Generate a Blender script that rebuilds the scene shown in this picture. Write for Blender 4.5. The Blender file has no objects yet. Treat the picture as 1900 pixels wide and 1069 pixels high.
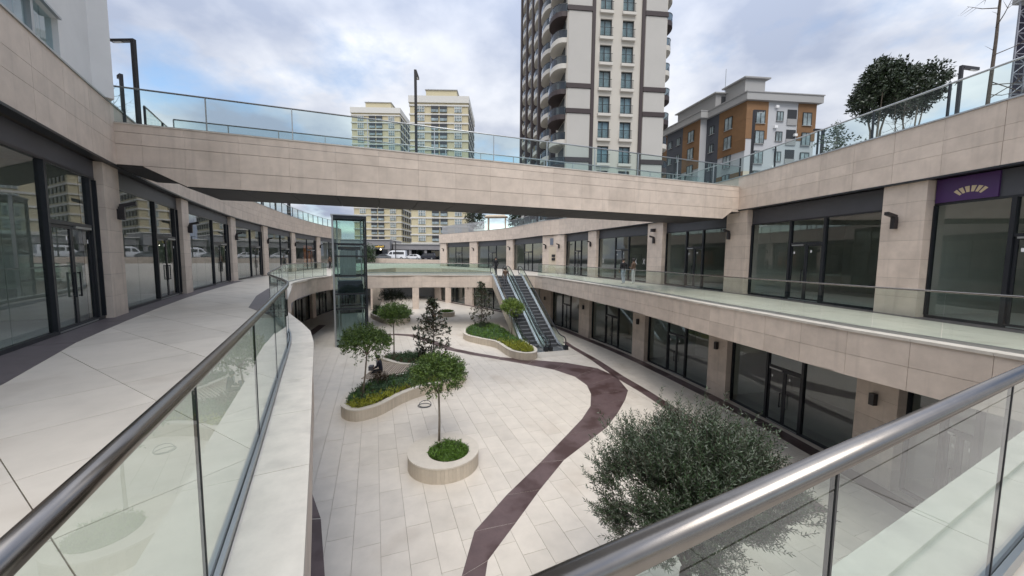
import bpy, math, random
from mathutils import Vector, Matrix
random.seed(7)
R = math.radians
scene = bpy.context.scene
COL = scene.collection

# ------------------------------------------------------------------ camera
cam_d = bpy.data.cameras.new('camera'); cam = bpy.data.objects.new('camera', cam_d); COL.objects.link(cam)
cam_d.sensor_width = 36.0; cam_d.lens = 36.0 * 690.0 / 1900.0
cam_d.clip_start = 0.05; cam_d.clip_end = 3000.0
PITCH = math.atan((534.5 - 477.0) / 690.0)
cam.matrix_world = Matrix.Translation((0, 0, 1.8)) @ Matrix.Rotation(math.pi / 2 - PITCH, 4, 'X') @ Matrix.Rotation(R(0.5), 4, 'Z')
scene.camera = cam

# ------------------------------------------------------------------ world, sun, exposure
SUN_EL, SUN_AZ = R(55), R(178)
world = bpy.data.worlds.new('World'); scene.world = world; world.use_nodes = True
nt = world.node_tree; nt.nodes.clear()
def wn(t, **k):
    n = nt.nodes.new(t)
    for a, b in k.items(): setattr(n, a, b)
    return n
out = wn('ShaderNodeOutputWorld'); bg = wn('ShaderNodeBackground'); bg.inputs[1].default_value = 0.115
nt.links.new(bg.outputs[0], out.inputs[0])
sky = wn('ShaderNodeTexSky', sky_type='NISHITA', sun_disc=False, sun_elevation=SUN_EL, sun_rotation=SUN_AZ)
sky.air_density = 1.2; sky.dust_density = 0.6; sky.ozone_density = 1.6
tc = wn('ShaderNodeTexCoord'); sep = wn('ShaderNodeSeparateXYZ'); nt.links.new(tc.outputs['Generated'], sep.inputs[0])
# project the view direction on a cloud layer plane: dir.xy / (z + k)
zk = wn('ShaderNodeMath', operation='MAXIMUM'); nt.links.new(sep.outputs[2], zk.inputs[0]); zk.inputs[1].default_value = 0.0
zk2 = wn('ShaderNodeMath', operation='ADD'); nt.links.new(zk.outputs[0], zk2.inputs[0]); zk2.inputs[1].default_value = 0.30
dv = wn('ShaderNodeVectorMath', operation='DIVIDE'); nt.links.new(tc.outputs['Generated'], dv.inputs[0])
cmb = wn('ShaderNodeCombineXYZ')
for i in range(3): nt.links.new(zk2.outputs[0], cmb.inputs[i])
nt.links.new(cmb.outputs[0], dv.inputs[1])
def wnoise(scale, detail, off, rough=0.55):
    mp = wn('ShaderNodeMapping'); mp.inputs['Location'].default_value = off; nt.links.new(dv.outputs[0], mp.inputs[0])
    n = wn('ShaderNodeTexNoise'); n.inputs['Scale'].default_value = scale; n.inputs['Detail'].default_value = detail
    n.inputs['Roughness'].default_value = rough; nt.links.new(mp.outputs[0], n.inputs['Vector']); return n
n1 = wnoise(1.5, 8, (3.1, 1.7, 0.2)); n2 = wnoise(1.9, 6, (9.2, 5.0, 1.0), 0.5)
rm = wn('ShaderNodeValToRGB'); rm.color_ramp.elements[0].position = 0.36; rm.color_ramp.elements[1].position = 0.50
nt.links.new(n1.outputs[0], rm.inputs[0])
cl = wn('ShaderNodeValToRGB')
cl.color_ramp.elements[0].position = 0.38; cl.color_ramp.elements[0].color = (2.9, 3.3, 4.25, 1)
cl.color_ramp.elements[1].position = 0.62; cl.color_ramp.elements[1].color = (6.4, 6.55, 6.9, 1)
nt.links.new(n2.outputs[0], cl.inputs[0])
# overcast luminance rises towards the zenith (CIE overcast distribution)
z3 = wn('ShaderNodeMath', operation='POWER'); nt.links.new(zk.outputs[0], z3.inputs[0]); z3.inputs[1].default_value = 2.5
zl = wn('ShaderNodeMath', operation='MULTIPLY_ADD'); nt.links.new(z3.outputs[0], zl.inputs[0]); zl.inputs[1].default_value = 1.5; zl.inputs[2].default_value = 0.66
cz = wn('ShaderNodeVectorMath', operation='SCALE'); nt.links.new(cl.outputs[0], cz.inputs[0]); nt.links.new(zl.outputs[0], cz.inputs['Scale'])
mx = wn('ShaderNodeMix', data_type='RGBA'); nt.links.new(rm.outputs[0], mx.inputs[0])
nt.links.new(sky.outputs[0], mx.inputs[6]); nt.links.new(cz.outputs[0], mx.inputs[7]); nt.links.new(mx.outputs[2], bg.inputs[0])

sd = bpy.data.lights.new('sun', 'SUN'); sd.energy = 1.25; sd.angle = R(34); sd.color = (1.0, 0.95, 0.88)
sun = bpy.data.objects.new('sun', sd); COL.objects.link(sun)
sdir = Vector((math.sin(SUN_AZ) * math.cos(SUN_EL), math.cos(SUN_AZ) * math.cos(SUN_EL), math.sin(SUN_EL)))
sun.rotation_euler = (-sdir).to_track_quat('-Z', 'Y').to_euler(); sun.location = (0, 0, 80)
vs = scene.view_settings; vs.view_transform = 'Standard'; vs.look = 'None'; vs.exposure = 0.84; vs.gamma = 1.0; vs.use_curve_mapping = False
scene.cycles.transparent_max_bounces = 24; scene.cycles.max_bounces = 8

# ------------------------------------------------------------------ materials
MATS = {}
def mat(name, col, rough=0.6, metal=0.0, var=0.0, nscale=1.5, nvar=0.0, bump=0.0, bscale=30, island=False, stain=None, spec=0.5, streak=0.0):
    m = bpy.data.materials.new(name); m.use_nodes = True; t = m.node_tree; b = t.nodes['Principled BSDF']
    b.inputs['Roughness'].default_value = rough; b.inputs['Metallic'].default_value = metal
    b.inputs['Specular IOR Level'].default_value = spec
    L = t.links.new
    rgb = t.nodes.new('ShaderNodeRGB'); rgb.outputs[0].default_value = (*col, 1); cur = rgb.outputs[0]
    geo = t.nodes.new('ShaderNodeNewGeometry')
    def mul(cur, fac_out, lo, hi):
        mr = t.nodes.new('ShaderNodeMapRange'); mr.inputs['To Min'].default_value = lo; mr.inputs['To Max'].default_value = hi
        L(fac_out, mr.inputs['Value'])
        v = t.nodes.new('ShaderNodeVectorMath'); v.operation = 'SCALE'; L(cur, v.inputs[0]); L(mr.outputs[0], v.inputs['Scale']); return v.outputs[0]
    if var:
        if island: cur = mul(cur, geo.outputs['Random Per Island'], 1 - var, 1 + var)
        else:
            oi = t.nodes.new('ShaderNodeObjectInfo'); cur = mul(cur, oi.outputs['Random'], 1 - var, 1 + var)
    if nvar:
        n = t.nodes.new('ShaderNodeTexNoise'); n.inputs['Scale'].default_value = nscale; n.inputs['Detail'].default_value = 6
        n.inputs['Roughness'].default_value = 0.62; L(geo.outputs['Position'], n.inputs['Vector'])
        mr0 = t.nodes.new('ShaderNodeMapRange'); mr0.inputs['From Min'].default_value = 0.3; mr0.inputs['From Max'].default_value = 0.7; L(n.outputs[0], mr0.inputs['Value'])
        cur = mul(cur, mr0.outputs[0], 1 - nvar, 1 + nvar)
    if stain:
        sc, c2, lo, hi, amt = stain
        n = t.nodes.new('ShaderNodeTexNoise'); n.inputs['Scale'].default_value = sc; n.inputs['Detail'].default_value = 5; L(geo.outputs['Position'], n.inputs['Vector'])
        mr = t.nodes.new('ShaderNodeMapRange'); mr.inputs['From Min'].default_value = lo; mr.inputs['From Max'].default_value = hi; mr.inputs['To Max'].default_value = amt
        L(n.outputs[0], mr.inputs['Value'])
        mi = t.nodes.new('ShaderNodeMix'); mi.data_type = 'RGBA'; L(mr.outputs[0], mi.inputs[0]); L(cur, mi.inputs[6]); mi.inputs[7].default_value = (*c2, 1); cur = mi.outputs[2]
    if streak:   # rain streaks running down the face
        vm = t.nodes.new('ShaderNodeVectorMath'); vm.operation = 'MULTIPLY'; L(geo.outputs['Position'], vm.inputs[0]); vm.inputs[1].default_value = (5.0, 5.0, 0.35)
        n = t.nodes.new('ShaderNodeTexNoise'); n.inputs['Scale'].default_value = 1.0; n.inputs['Detail'].default_value = 5; L(vm.outputs[0], n.inputs['Vector'])
        mr = t.nodes.new('ShaderNodeMapRange'); mr.inputs['From Min'].default_value = 0.55; mr.inputs['From Max'].default_value = 0.8; L(n.outputs[0], mr.inputs['Value'])
        cur = mul(cur, mr.outputs[0], 1.0, 1.0 - streak * 2)
    L(cur, b.inputs['Base Color'])
    if bump:
        n = t.nodes.new('ShaderNodeTexNoise'); n.inputs['Scale'].default_value = bscale; n.inputs['Detail'].default_value = 4; L(geo.outputs['Position'], n.inputs['Vector'])
        bp = t.nodes.new('ShaderNodeBump'); bp.inputs['Strength'].default_value = bump; bp.inputs['Distance'].default_value = 0.02; L(n.outputs[0], bp.inputs['Height']); L(bp.outputs[0], b.inputs['Normal'])
    MATS[name] = m; return m
def glass(name, tint, ior=1.45, gloss=(0.95, 0.97, 1.0), rough=0.0):
    m = bpy.data.materials.new(name); m.use_nodes = True; t = m.node_tree; t.nodes.clear(); L = t.links.new
    o = t.nodes.new('ShaderNodeOutputMaterial'); tr = t.nodes.new('ShaderNodeBsdfTransparent'); tr.inputs[0].default_value = (*tint, 1)
    g = t.nodes.new('ShaderNodeBsdfGlossy'); g.inputs['Color'].default_value = (*gloss, 1); g.inputs['Roughness'].default_value = rough
    f = t.nodes.new('ShaderNodeFresnel'); f.inputs[0].default_value = ior
    geo = t.nodes.new('ShaderNodeNewGeometry'); mu = t.nodes.new('ShaderNodeMath'); mu.operation = 'SUBTRACT'; mu.inputs[0].default_value = 1.0
    L(geo.outputs['Backfacing'], mu.inputs[1])           # the inner side of the sheet adds no total reflection
    m2 = t.nodes.new('ShaderNodeMath'); m2.operation = 'MULTIPLY'; L(f.outputs[0], m2.inputs[0]); L(mu.outputs[0], m2.inputs[1])
    x = t.nodes.new('ShaderNodeMixShader'); L(m2.outputs[0], x.inputs[0]); L(tr.outputs[0], x.inputs[1]); L(g.outputs[0], x.inputs[2]); L(x.outputs[0], o.inputs[0])
    MATS[name] = m; return m
def emit(name, col, s):
    m = bpy.data.materials.new(name); m.use_nodes = True; b = m.node_tree.nodes['Principled BSDF']
    b.inputs['Base Color'].default_value = (*col, 1); b.inputs['Emission Color'].default_value = (*col, 1); b.inputs['Emission Strength'].default_value = s; MATS[name] = m
mat('stone', (0.585, 0.49, 0.41), 0.62, var=0.06, nvar=0.10, nscale=2.3, bump=0.05, bscale=60, stain=(0.55, (0.33, 0.27, 0.22), 0.58, 0.8, 0.5), streak=0.09)
mat('joint', (0.17, 0.15, 0.135), 0.9)
mat('coping', (0.565, 0.515, 0.445), 0.55, var=0.05, nvar=0.09, nscale=5, stain=(2.2, (0.30, 0.27, 0.24), 0.53, 0.78, 0.6))
mat('paving', (0.615, 0.555, 0.475), 0.42, var=0.065, nvar=0.08, nscale=1.6, bump=0.02, bscale=50, stain=(0.42, (0.42, 0.34, 0.26), 0.57, 0.78, 0.6))
mat('paving_grey', (0.56, 0.51, 0.44), 0.40, var=0.06, nvar=0.11, nscale=1.3, bump=0.02, bscale=50, stain=(1.3, (0.33, 0.285, 0.235), 0.54, 0.76, 0.6))
mat('grout', (0.36, 0.31, 0.26), 0.9, nvar=0.2, nscale=0.7)
mat('porphyry', (0.115, 0.076, 0.074), 0.42, var=0.05, nvar=0.16, nscale=3, bump=0.06, bscale=60, stain=(0.75, (0.055, 0.028, 0.025), 0.50, 0.57, 0.85))
mat('wet_porphyry', (0.066, 0.036, 0.034), 0.2, nvar=0.3, nscale=2)
mat('dark_granite', (0.105, 0.088, 0.09), 0.5, nvar=0.15, nscale=4)
mat('wet_granite', (0.05, 0.045, 0.046), 0.15, nvar=0.2)
mat('black_metal', (0.016, 0.018, 0.022), 0.38, spec=0.4)
mat('spandrel', (0.060, 0.062, 0.072), 0.5, nvar=0.12, nscale=1.2)
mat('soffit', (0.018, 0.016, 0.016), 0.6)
mat('steel', (0.215, 0.198, 0.182), 0.24, 1.0, nvar=0.05, nscale=20)
mat('bright_steel', (0.66, 0.67, 0.68), 0.36, 1.0)
mat('dull_steel', (0.42, 0.43, 0.43), 0.42, 1.0)
mat('plaster_in', (0.64, 0.64, 0.60), 0.85, nvar=0.12, nscale=0.5)
mat('concrete_in', (0.48, 0.475, 0.46), 0.8, nvar=0.18, nscale=0.4)
mat('white_render', (0.66, 0.65, 0.63), 0.8, nvar=0.05, nscale=0.8)
mat('roofing', (0.33, 0.32, 0.30), 0.8, nvar=0.1)
mat('asphalt', (0.06, 0.06, 0.062), 0.85, nvar=0.2, nscale=0.8)
mat('earth', (0.20, 0.18, 0.14), 0.95, nvar=0.3, nscale=0.2)
mat('soil', (0.06, 0.045, 0.03), 0.95, nvar=0.3, nscale=6)
mat('planter_stone', (0.53, 0.455, 0.36), 0.6, var=0.07, island=True, nvar=0.05, nscale=8)
mat('planter_core', (0.36, 0.30, 0.24), 0.8)
mat('planter_top', (0.60, 0.54, 0.455), 0.55, nvar=0.06, nscale=5)
mat('wood', (0.44, 0.36, 0.28), 0.6, var=0.12, nvar=0.12, nscale=9)
mat('bark', (0.09, 0.07, 0.055), 0.9, nvar=0.3, nscale=14, bump=0.4, bscale=40)
mat('pale_bark', (0.24, 0.20, 0.155), 0.9, nvar=0.25, nscale=14)
mat('leaf_topiary', (0.062, 0.11, 0.022), 0.5, var=0.5, island=True)
mat('leaf_yellow', (0.15, 0.21, 0.03), 0.5, var=0.4, island=True)
mat('leaf_bright', (0.095, 0.15, 0.026), 0.5, var=0.45, island=True)
mat('leaf_magnolia', (0.026, 0.040, 0.016), 0.35, var=0.5, island=True)
mat('leaf_brown', (0.10, 0.065, 0.035), 0.55, var=0.4, island=True)
mat('leaf_olive', (0.036, 0.062, 0.025), 0.5, var=0.45, island=True)
mat('leaf_olive_pale', (0.12, 0.14, 0.10), 0.55, var=0.35, island=True)
mat('leaf_dark', (0.018, 0.030, 0.010), 0.5, var=0.5, island=True)
mat('leaf_juniper', (0.075, 0.135, 0.06), 0.6, var=0.5, island=True)
mat('leaf_grass', (0.26, 0.27, 0.025), 0.55, var=0.4, island=True)
mat('leaf_cover', (0.085, 0.165, 0.018), 0.55, var=0.5, island=True)
mat('lamp_black', (0.014, 0.012, 0.014), 0.4)
mat('tower_wall', (0.49, 0.455, 0.40), 0.8, nvar=0.04, nscale=0.4)
mat('tower_panel', (0.43, 0.41, 0.38), 0.8, nvar=0.03, nscale=0.4)
mat('tower_brown', (0.035, 0.022, 0.022), 0.6)
mat('tower_white', (0.52, 0.49, 0.44), 0.75)
mat('tower_soffit', (0.30, 0.27, 0.22), 0.8)
mat('frame_dark', (0.02, 0.024, 0.026), 0.5)
mat('curtain', (0.50, 0.52, 0.52), 0.9, nvar=0.2, nscale=2)
mat('orange_clad', (0.20, 0.105, 0.044), 0.6, var=0.08, nvar=0.1, nscale=1.5)
mat('grey_clad', (0.065, 0.07, 0.085), 0.6, var=0.06)
mat('pale_clad', (0.46, 0.465, 0.475), 0.7, var=0.03)
mat('beige_clad', (0.55, 0.47, 0.36), 0.7)
mat('roof_trim', (0.34, 0.335, 0.325), 0.6)
mat('roof_grey', (0.30, 0.295, 0.29), 0.7)
mat('yellow_wall', (0.51, 0.45, 0.30), 0.8, nvar=0.04, nscale=0.2)
mat('band_white', (0.60, 0.585, 0.55), 0.75)
mat('void_dark', (0.03, 0.032, 0.036), 0.5)
mat('shop_grey', (0.26, 0.25, 0.255), 0.8, nvar=0.08, nscale=0.5)
mat('purple_sign', (0.055, 0.018, 0.10), 0.45)
mat('sign_beige', (0.55, 0.44, 0.28), 0.5)
mat('white_paint', (0.75, 0.75, 0.74), 0.5)
mat('car_white', (0.72, 0.73, 0.75), 0.25); mat('car_dark', (0.02, 0.02, 0.028), 0.25); mat('car_grey', (0.16, 0.17, 0.18), 0.3)
mat('tyre', (0.015, 0.015, 0.015), 0.8)
mat('rubber', (0.012, 0.012, 0.014), 0.45)
mat('step_metal', (0.28, 0.29, 0.30), 0.45, 0.3)
mat('step_edge', (0.06, 0.063, 0.07), 0.5)
mat('hose', (0.05, 0.06, 0.075), 0.5)
mat('skin', (0.45, 0.29, 0.21), 0.6); mat('hair', (0.015, 0.012, 0.010), 0.6)
mat('cloth_black', (0.012, 0.012, 0.015), 0.9); mat('cloth_navy', (0.018, 0.020, 0.032), 0.9)
mat('cloth_jeans', (0.30, 0.34, 0.40), 0.9); mat('cloth_pale', (0.55, 0.55, 0.56), 0.9); mat('cloth_brown', (0.10, 0.065, 0.045), 0.9)
mat('cloth_white', (0.72, 0.70, 0.66), 0.9); mat('cloth_grey', (0.11, 0.11, 0.12), 0.9)
mat('orange_poster', (0.50, 0.16, 0.05), 0.6, nvar=0.4, nscale=2); mat('plaque', (0.14, 0.16, 0.20), 0.5)
mat('cream_paint', (0.62, 0.50, 0.30), 0.6); mat('mast', (0.24, 0.24, 0.27), 0.6); mat('netting', (0.035, 0.03, 0.05), 0.9, nvar=0.15)
mat('fence_grey', (0.42, 0.43, 0.45), 0.6)
glass('shop_glass', (0.85, 0.885, 0.86), 1.85)
glass('rail_glass', (0.865, 0.918, 0.89), 1.6)
glass('lift_glass', (0.80, 0.87, 0.86), 1.45)
glass('clear_glass', (0.89, 0.945, 0.94), 1.3)
glass('tower_glass', (0.80, 0.88, 0.90), 1.5)
mat('window_pale', (0.26, 0.31, 0.32), 0.12, nvar=0.5, nscale=0.9)
glass('house_glass', (0.40, 0.46, 0.48), 1.7)
emit('lamp_glow', (1.0, 0.93, 0.75), 6.0); emit('neon', (0.8, 0.55, 0.10), 0.25)

# ------------------------------------------------------------------ mesh helpers
class MB:
    def __init__(s): s.v = []; s.f = []; s.m = []
    def add(s, vs, fs, mi=0):
        o = len(s.v); s.v += [tuple(p) for p in vs]; s.f += [tuple(i + o for i in q) for q in fs]; s.m += [mi] * len(fs)
    def hexa(s, p, mi=0):    # p: 4 bottom then 4 top, counter-clockwise from above
        s.add(p, [(3, 2, 1, 0), (4, 5, 6, 7), (0, 1, 5, 4), (1, 2, 6, 5), (2, 3, 7, 6), (3, 0, 4, 7)], mi)
    def box(s, c, sx, sy, sz, a=0.0, mi=0):
        ca, sa = math.cos(a), math.sin(a); q = []
        for z in (-sz / 2, sz / 2):
            for x, y in ((-1, -1), (1, -1), (1, 1), (-1, 1)):
                X, Y = x * sx / 2, y * sy / 2; q.append((c[0] + X * ca - Y * sa, c[1] + X * sa + Y * ca, c[2] + z))
        s.hexa(q, mi)
    def ext(s, a, b, n0, n1, z0, z1, side=1, mi=0):   # upright slab on the plan line a-b, from n0 to n1 along the outward normal
        dx, dy = b[0] - a[0], b[1] - a[1]; l = math.hypot(dx, dy) or 1e-6; nx, ny = -dy / l * side, dx / l * side
        p = [(a[0] + nx * n0, a[1] + ny * n0), (b[0] + nx * n0, b[1] + ny * n0), (b[0] + nx * n1, b[1] + ny * n1), (a[0] + nx * n1, a[1] + ny * n1)]
        if side < 0: p = [p[3], p[2], p[1], p[0]]
        s.hexa([(x, y, z0) for x, y in p] + [(x, y, z1) for x, y in p], mi)
    def prism(s, poly, z0, z1, mi=0, bottom=True):
        if area(poly) < 0: poly = poly[::-1]
        n = len(poly); vs = [(x, y, z0) for x, y in poly] + [(x, y, z1) for x, y in poly]
        fs = [(i, (i + 1) % n, n + (i + 1) % n, n + i) for i in range(n)]
        fs.append(tuple(range(n, 2 * n)))
        if bottom: fs.append(tuple(range(n - 1, -1, -1)))
        s.add(vs, fs, mi)
    def sheet(s, poly, z, mi=0):
        if area(poly) < 0: poly = poly[::-1]
        s.add([(x, y, z) for x, y in poly], [tuple(range(len(poly)))], mi)
    def tube(s, pts, r, seg=8, mi=0, cap=True):
        pts = [Vector(p) for p in pts]; n = len(pts)
        rs = r if isinstance(r, (list, tuple)) else [r] * n
        vs = []; up = None
        for i, p in enumerate(pts):
            t = (pts[min(i + 1, n - 1)] - pts[max(i - 1, 0)]).normalized()
            if up is None:
                up = t.cross(Vector((0, 0, 1)));
                if up.length < 1e-3: up = t.cross(Vector((1, 0, 0)))
                up.normalize()
            up = (up - t * up.dot(t)).normalized(); w = t.cross(up)
            for k in range(seg):
                a = 2 * math.pi * k / seg; vs.append(p + (up * math.cos(a) + w * math.sin(a)) * rs[i])
        fs = [(i * seg + k, i * seg + (k + 1) % seg, (i + 1) * seg + (k + 1) % seg, (i + 1) * seg + k) for i in range(n - 1) for k in range(seg)]
        if cap: fs += [tuple(range(seg - 1, -1, -1)), tuple((n - 1) * seg + k for k in range(seg))]
        s.add(vs, fs, mi)
    def lathe(s, c, prof, seg=24, mi=0):
        vs = [(c[0] + r * math.cos(2 * math.pi * k / seg), c[1] + r * math.sin(2 * math.pi * k / seg), c[2] + z) for r, z in prof for k in range(seg)]
        fs = [(i * seg + k, i * seg + (k + 1) % seg, (i + 1) * seg + (k + 1) % seg, (i + 1) * seg + k) for i in range(len(prof) - 1) for k in range(seg)]
        s.add(vs, fs, mi)
    def build(s, name, mats, parent=None, smooth=False, loc=None):
        me = bpy.data.meshes.new(name); me.from_pydata(s.v, [], s.f)
        if isinstance(mats, str): mats = [mats]
        for m in mats: me.materials.append(MATS[m])
        if len(mats) > 1: me.polygons.foreach_set('material_index', s.m)
        if smooth: me.polygons.foreach_set('use_smooth', [True] * len(me.polygons))
        me.update()
        o = bpy.data.objects.new(name, me); COL.objects.link(o)
        if parent: o.parent = parent
        if loc: o.location = loc
        return o
def lerp2(a, b, t): return (a[0] + (b[0] - a[0]) * t, a[1] + (b[1] - a[1]) * t)
def area(p): return sum(p[i][0] * p[(i + 1) % len(p)][1] - p[(i + 1) % len(p)][0] * p[i][1] for i in range(len(p))) / 2
def tag(o, label=None, cat=None, group=None, kind=None):
    if label: o['label'] = label
    if cat: o['category'] = cat
    if group: o['group'] = group
    if kind: o['kind'] = kind
    return o
def thing(name, label, cat, loc=(0, 0, 0), group=None, rz=0.0):
    o = bpy.data.objects.new(name, None); COL.objects.link(o); o.location = loc; o.rotation_euler = (0, 0, rz); o.empty_display_size = 0.2
    return tag(o, label, cat, group)
def dup(o, parent=None, loc=None, rz=None):
    c = o.copy(); COL.objects.link(c); c.parent = parent
    if loc is not None: c.location = loc
    if rz is not None: c.rotation_euler = (0, 0, rz)
    for ch in list(o.children): dup(ch, c)
    return c
def link_copy(src, parent, loc, rz=0.0):
    c = src.copy(); COL.objects.link(c); c.parent = parent; c.location = loc; c.rotation_euler = (0, 0, rz); return c
def smooth_line(pts, step, closed=False):
    n = len(pts); P = [Vector(p) for p in pts]; dense = []
    rng = range(n if closed else n - 1)
    for i in rng:
        p1, p2 = P[i], P[(i + 1) % n]
        p0 = P[(i - 1) % n] if (closed or i > 0) else p1 * 2 - p2
        p3 = P[(i + 2) % n] if (closed or i + 2 < n) else p2 * 2 - p1
        for k in range(16):
            t = k / 16; dense.append(0.5 * ((2 * p1) + (p2 - p0) * t + (2 * p0 - 5 * p1 + 4 * p2 - p3) * t * t + (3 * p1 - p0 - 3 * p2 + p3) * t ** 3))
    dense.append(P[0] if closed else P[-1])
    cum = [0]
    for a, b in zip(dense, dense[1:]): cum.append(cum[-1] + (b - a).length)
    m = max(1, round(cum[-1] / step)); outp = []; j = 0
    for k in range(m + (0 if closed else 1)):
        d = cum[-1] * k / m
        while j < len(cum) - 2 and cum[j + 1] < d: j += 1
        f = (d - cum[j]) / max(1e-9, cum[j + 1] - cum[j]); q = dense[j].lerp(dense[j + 1], min(1, f)); outp.append((q.x, q.y))
    return outp
def straight_line(pts, step):
    o = []
    for a, b in zip(pts, pts[1:]):
        l = math.dist(a, b); m = max(1, round(l / step))
        o += [(a[0] + (b[0] - a[0]) * k / m, a[1] + (b[1] - a[1]) * k / m) for k in range(m)]
    return o + [pts[-1]]
def offset(pts, d, closed=False):   # positive d = to the left of the direction of travel
    n = len(pts); o = []
    for i in range(n):
        ns = []
        for a, b in ((i - 1, i), (i, i + 1)):
            if not closed and (a < 0 or b >= n): continue
            p, q = pts[a % n], pts[b % n]; dx, dy = q[0] - p[0], q[1] - p[1]; l = math.hypot(dx, dy) or 1e-9; ns.append((-dy / l, dx / l))
        nx, ny = sum(v[0] for v in ns) / len(ns), sum(v[1] for v in ns) / len(ns); k = nx * nx + ny * ny
        k = max(k, 0.4); o.append((pts[i][0] + nx * d / k, pts[i][1] + ny * d / k))
    return o
def clip_to_cell(poly, cell):
    out = list(poly)
    if area(cell) < 0: cell = cell[::-1]
    for i in range(len(cell)):
        a, b = cell[i], cell[(i + 1) % len(cell)]; inp, out = out, []
        if not inp: return []
        f = lambda p: (b[0] - a[0]) * (p[1] - a[1]) - (b[1] - a[1]) * (p[0] - a[0])
        for j in range(len(inp)):
            p, q = inp[j - 1], inp[j]; fp, fq = f(p), f(q)
            if fq >= 0:
                if fp < 0: t = fp / (fp - fq); out.append((p[0] + (q[0] - p[0]) * t, p[1] + (q[1] - p[1]) * t))
                out.append(q)
            elif fp >= 0: t = fp / (fp - fq); out.append((p[0] + (q[0] - p[0]) * t, p[1] + (q[1] - p[1]) * t))
    return out
def inside(p, poly):
    c = False; n = len(poly)
    for i in range(n):
        a, b = poly[i], poly[i - 1]
        if (a[1] > p[1]) != (b[1] > p[1]) and p[0] < (b[0] - a[0]) * (p[1] - a[1]) / (b[1] - a[1]) + a[0]: c = not c
    return c
def point_at_y(line, y):
    for a, b in zip(line, line[1:]):
        if (a[1] - y) * (b[1] - y) <= 0 and a[1] != b[1]:
            t = (y - a[1]) / (b[1] - a[1]); return (a[0] + (b[0] - a[0]) * t, y)
    return line[-1]
def pave(parent, poly, org, ang, w, l, z, matname, name, camz, keep=300, th=0.03, gap=0.004, stagger=0.37):
    u = (math.cos(ang), math.sin(ang)); v = (-math.sin(ang), math.cos(ang)); rnd = random.Random(3)
    us = [(p[0] - org[0]) * u[0] + (p[1] - org[1]) * u[1] for p in poly]; vs_ = [(p[0] - org[0]) * v[0] + (p[1] - org[1]) * v[1] for p in poly]
    cells = []
    for i in range(math.floor(min(us) / l) - 1, math.ceil(max(us) / l) + 1):
        for j in range(math.floor(min(vs_) / w), math.ceil(max(vs_) / w) + 1):
            sh = (j * stagger % 1.0) * l
            a0, a1, b0, b1 = i * l + sh + gap, (i + 1) * l + sh - gap, j * w + gap, (j + 1) * w - gap
            cell = [(org[0] + a * u[0] + b * v[0], org[1] + a * u[1] + b * v[1]) for a, b in ((a0, b0), (a1, b0), (a1, b1), (a0, b1))]
            q = clip_to_cell(poly, cell)
            if len(q) < 3 or abs(area(q)) < 0.01: continue
            cx, cy = sum(p[0] for p in q) / len(q), sum(p[1] for p in q) / len(q)
            d = math.sqrt(cx * cx + cy * cy + (camz - z) ** 2)
            vis = abs(cx) < 1.45 * max(cy, 0.1) and cy > 0.6
            sc = abs(area(q)) * (camz - z) / d ** 3 if vis else 0
            cells.append((sc, q))
    cells.sort(key=lambda c: -c[0])
    rest = MB()
    for k, (sc, q) in enumerate(cells):
        dz = rnd.uniform(-0.0015, 0.0015)
        if k < keep and sc > 0:
            m = MB(); m.prism(q, z - th, z + dz, bottom=False); m.build(name, matname, parent)
        else: rest.prism(q, z - th, z + dz, bottom=False)
    if rest.v: tag(rest.build(name + '_field', matname, parent), kind='stuff')

# ================================================================== THE SETTING
ZP = -5.0            # plaza floor; the upper gallery is z = 0
RIM_L = [(-0.574, 0.745), (-1.58, 2.71), (-2.9, 5.23), (-4.5, 8.2), (-6.1, 10.3), (-7.3, 11.85), (-8.5, 13.9), (-11.3, 18.9), (-13.87, 23.44), (-15.3, 28.6), (-15.5, 31.9)]
RIM_B = [(-15.5, 31.9), (-12.87, 33.3), (-8.67, 34.9), (-2.1, 35.35)]
RIM_N = [(-2.1, 35.35), (1.22, 36.46)]
RIM_R = [(1.22, 36.46), (2.2, 35.6), (2.95, 34.0), (5.86, 23.5), (6.91, 18.9), (7.6, 14.4), (8.15, 11.7), (8.5, 9.7), (8.9, 8.3), (9.2, 7.3), (9.6, 5.83)]
RIM_S = [(9.6, 5.83), (-0.574, 0.745)]
LPT = [(-4.6, -0.5), (-6.3, 2.5), (-8.2, 5.6), (-11.5, 10.9), (-15.1, 17.4), (-19.0, 25.6), (-21.7, 33.0), (-24.6, 42.5), (-26.6, 52.0), (-27.5, 60.0)]
RPT = [(13.7, 1.0), (13.4, 6.0), (13.0, 10.0), (12.75, 12.5), (11.85, 19.3), (10.2, 26.0), (9.85, 27.3), (7.5, 34.8), (5.5, 41.0), (3.5, 44.0), (-0.5, 54.5), (-6.8, 63.5), (-14.0, 72.0)]
LRT = [(11.5, 6.0), (11.1, 12.5), (10.9, 14.1), (10.25, 17.6), (8.4, 25.3), (6.35, 31.4), (4.0, 37.5), (-1.0, 46.0), (-6.2, 52.0), (-13.0, 60.0)]
LLT = [(-8.5, 6.0), (-14.0, 17.0), (-17.5, 25.0), (-19.8, 32.0), (-21.0, 37.5), (-22.0, 45.0), (-22.3, 60.0)]
LP = smooth_line(LPT, 0.5); RP = smooth_line(RPT, 0.5); LR = smooth_line(LRT, 0.5); LL = smooth_line(LLT, 0.5)
RL = smooth_line(RIM_L, 1.25); RR = smooth_line(RIM_R[1:], 1.25); RB = smooth_line(RIM_B, 1.25)
RR = [RIM_R[0]] + RR

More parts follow.
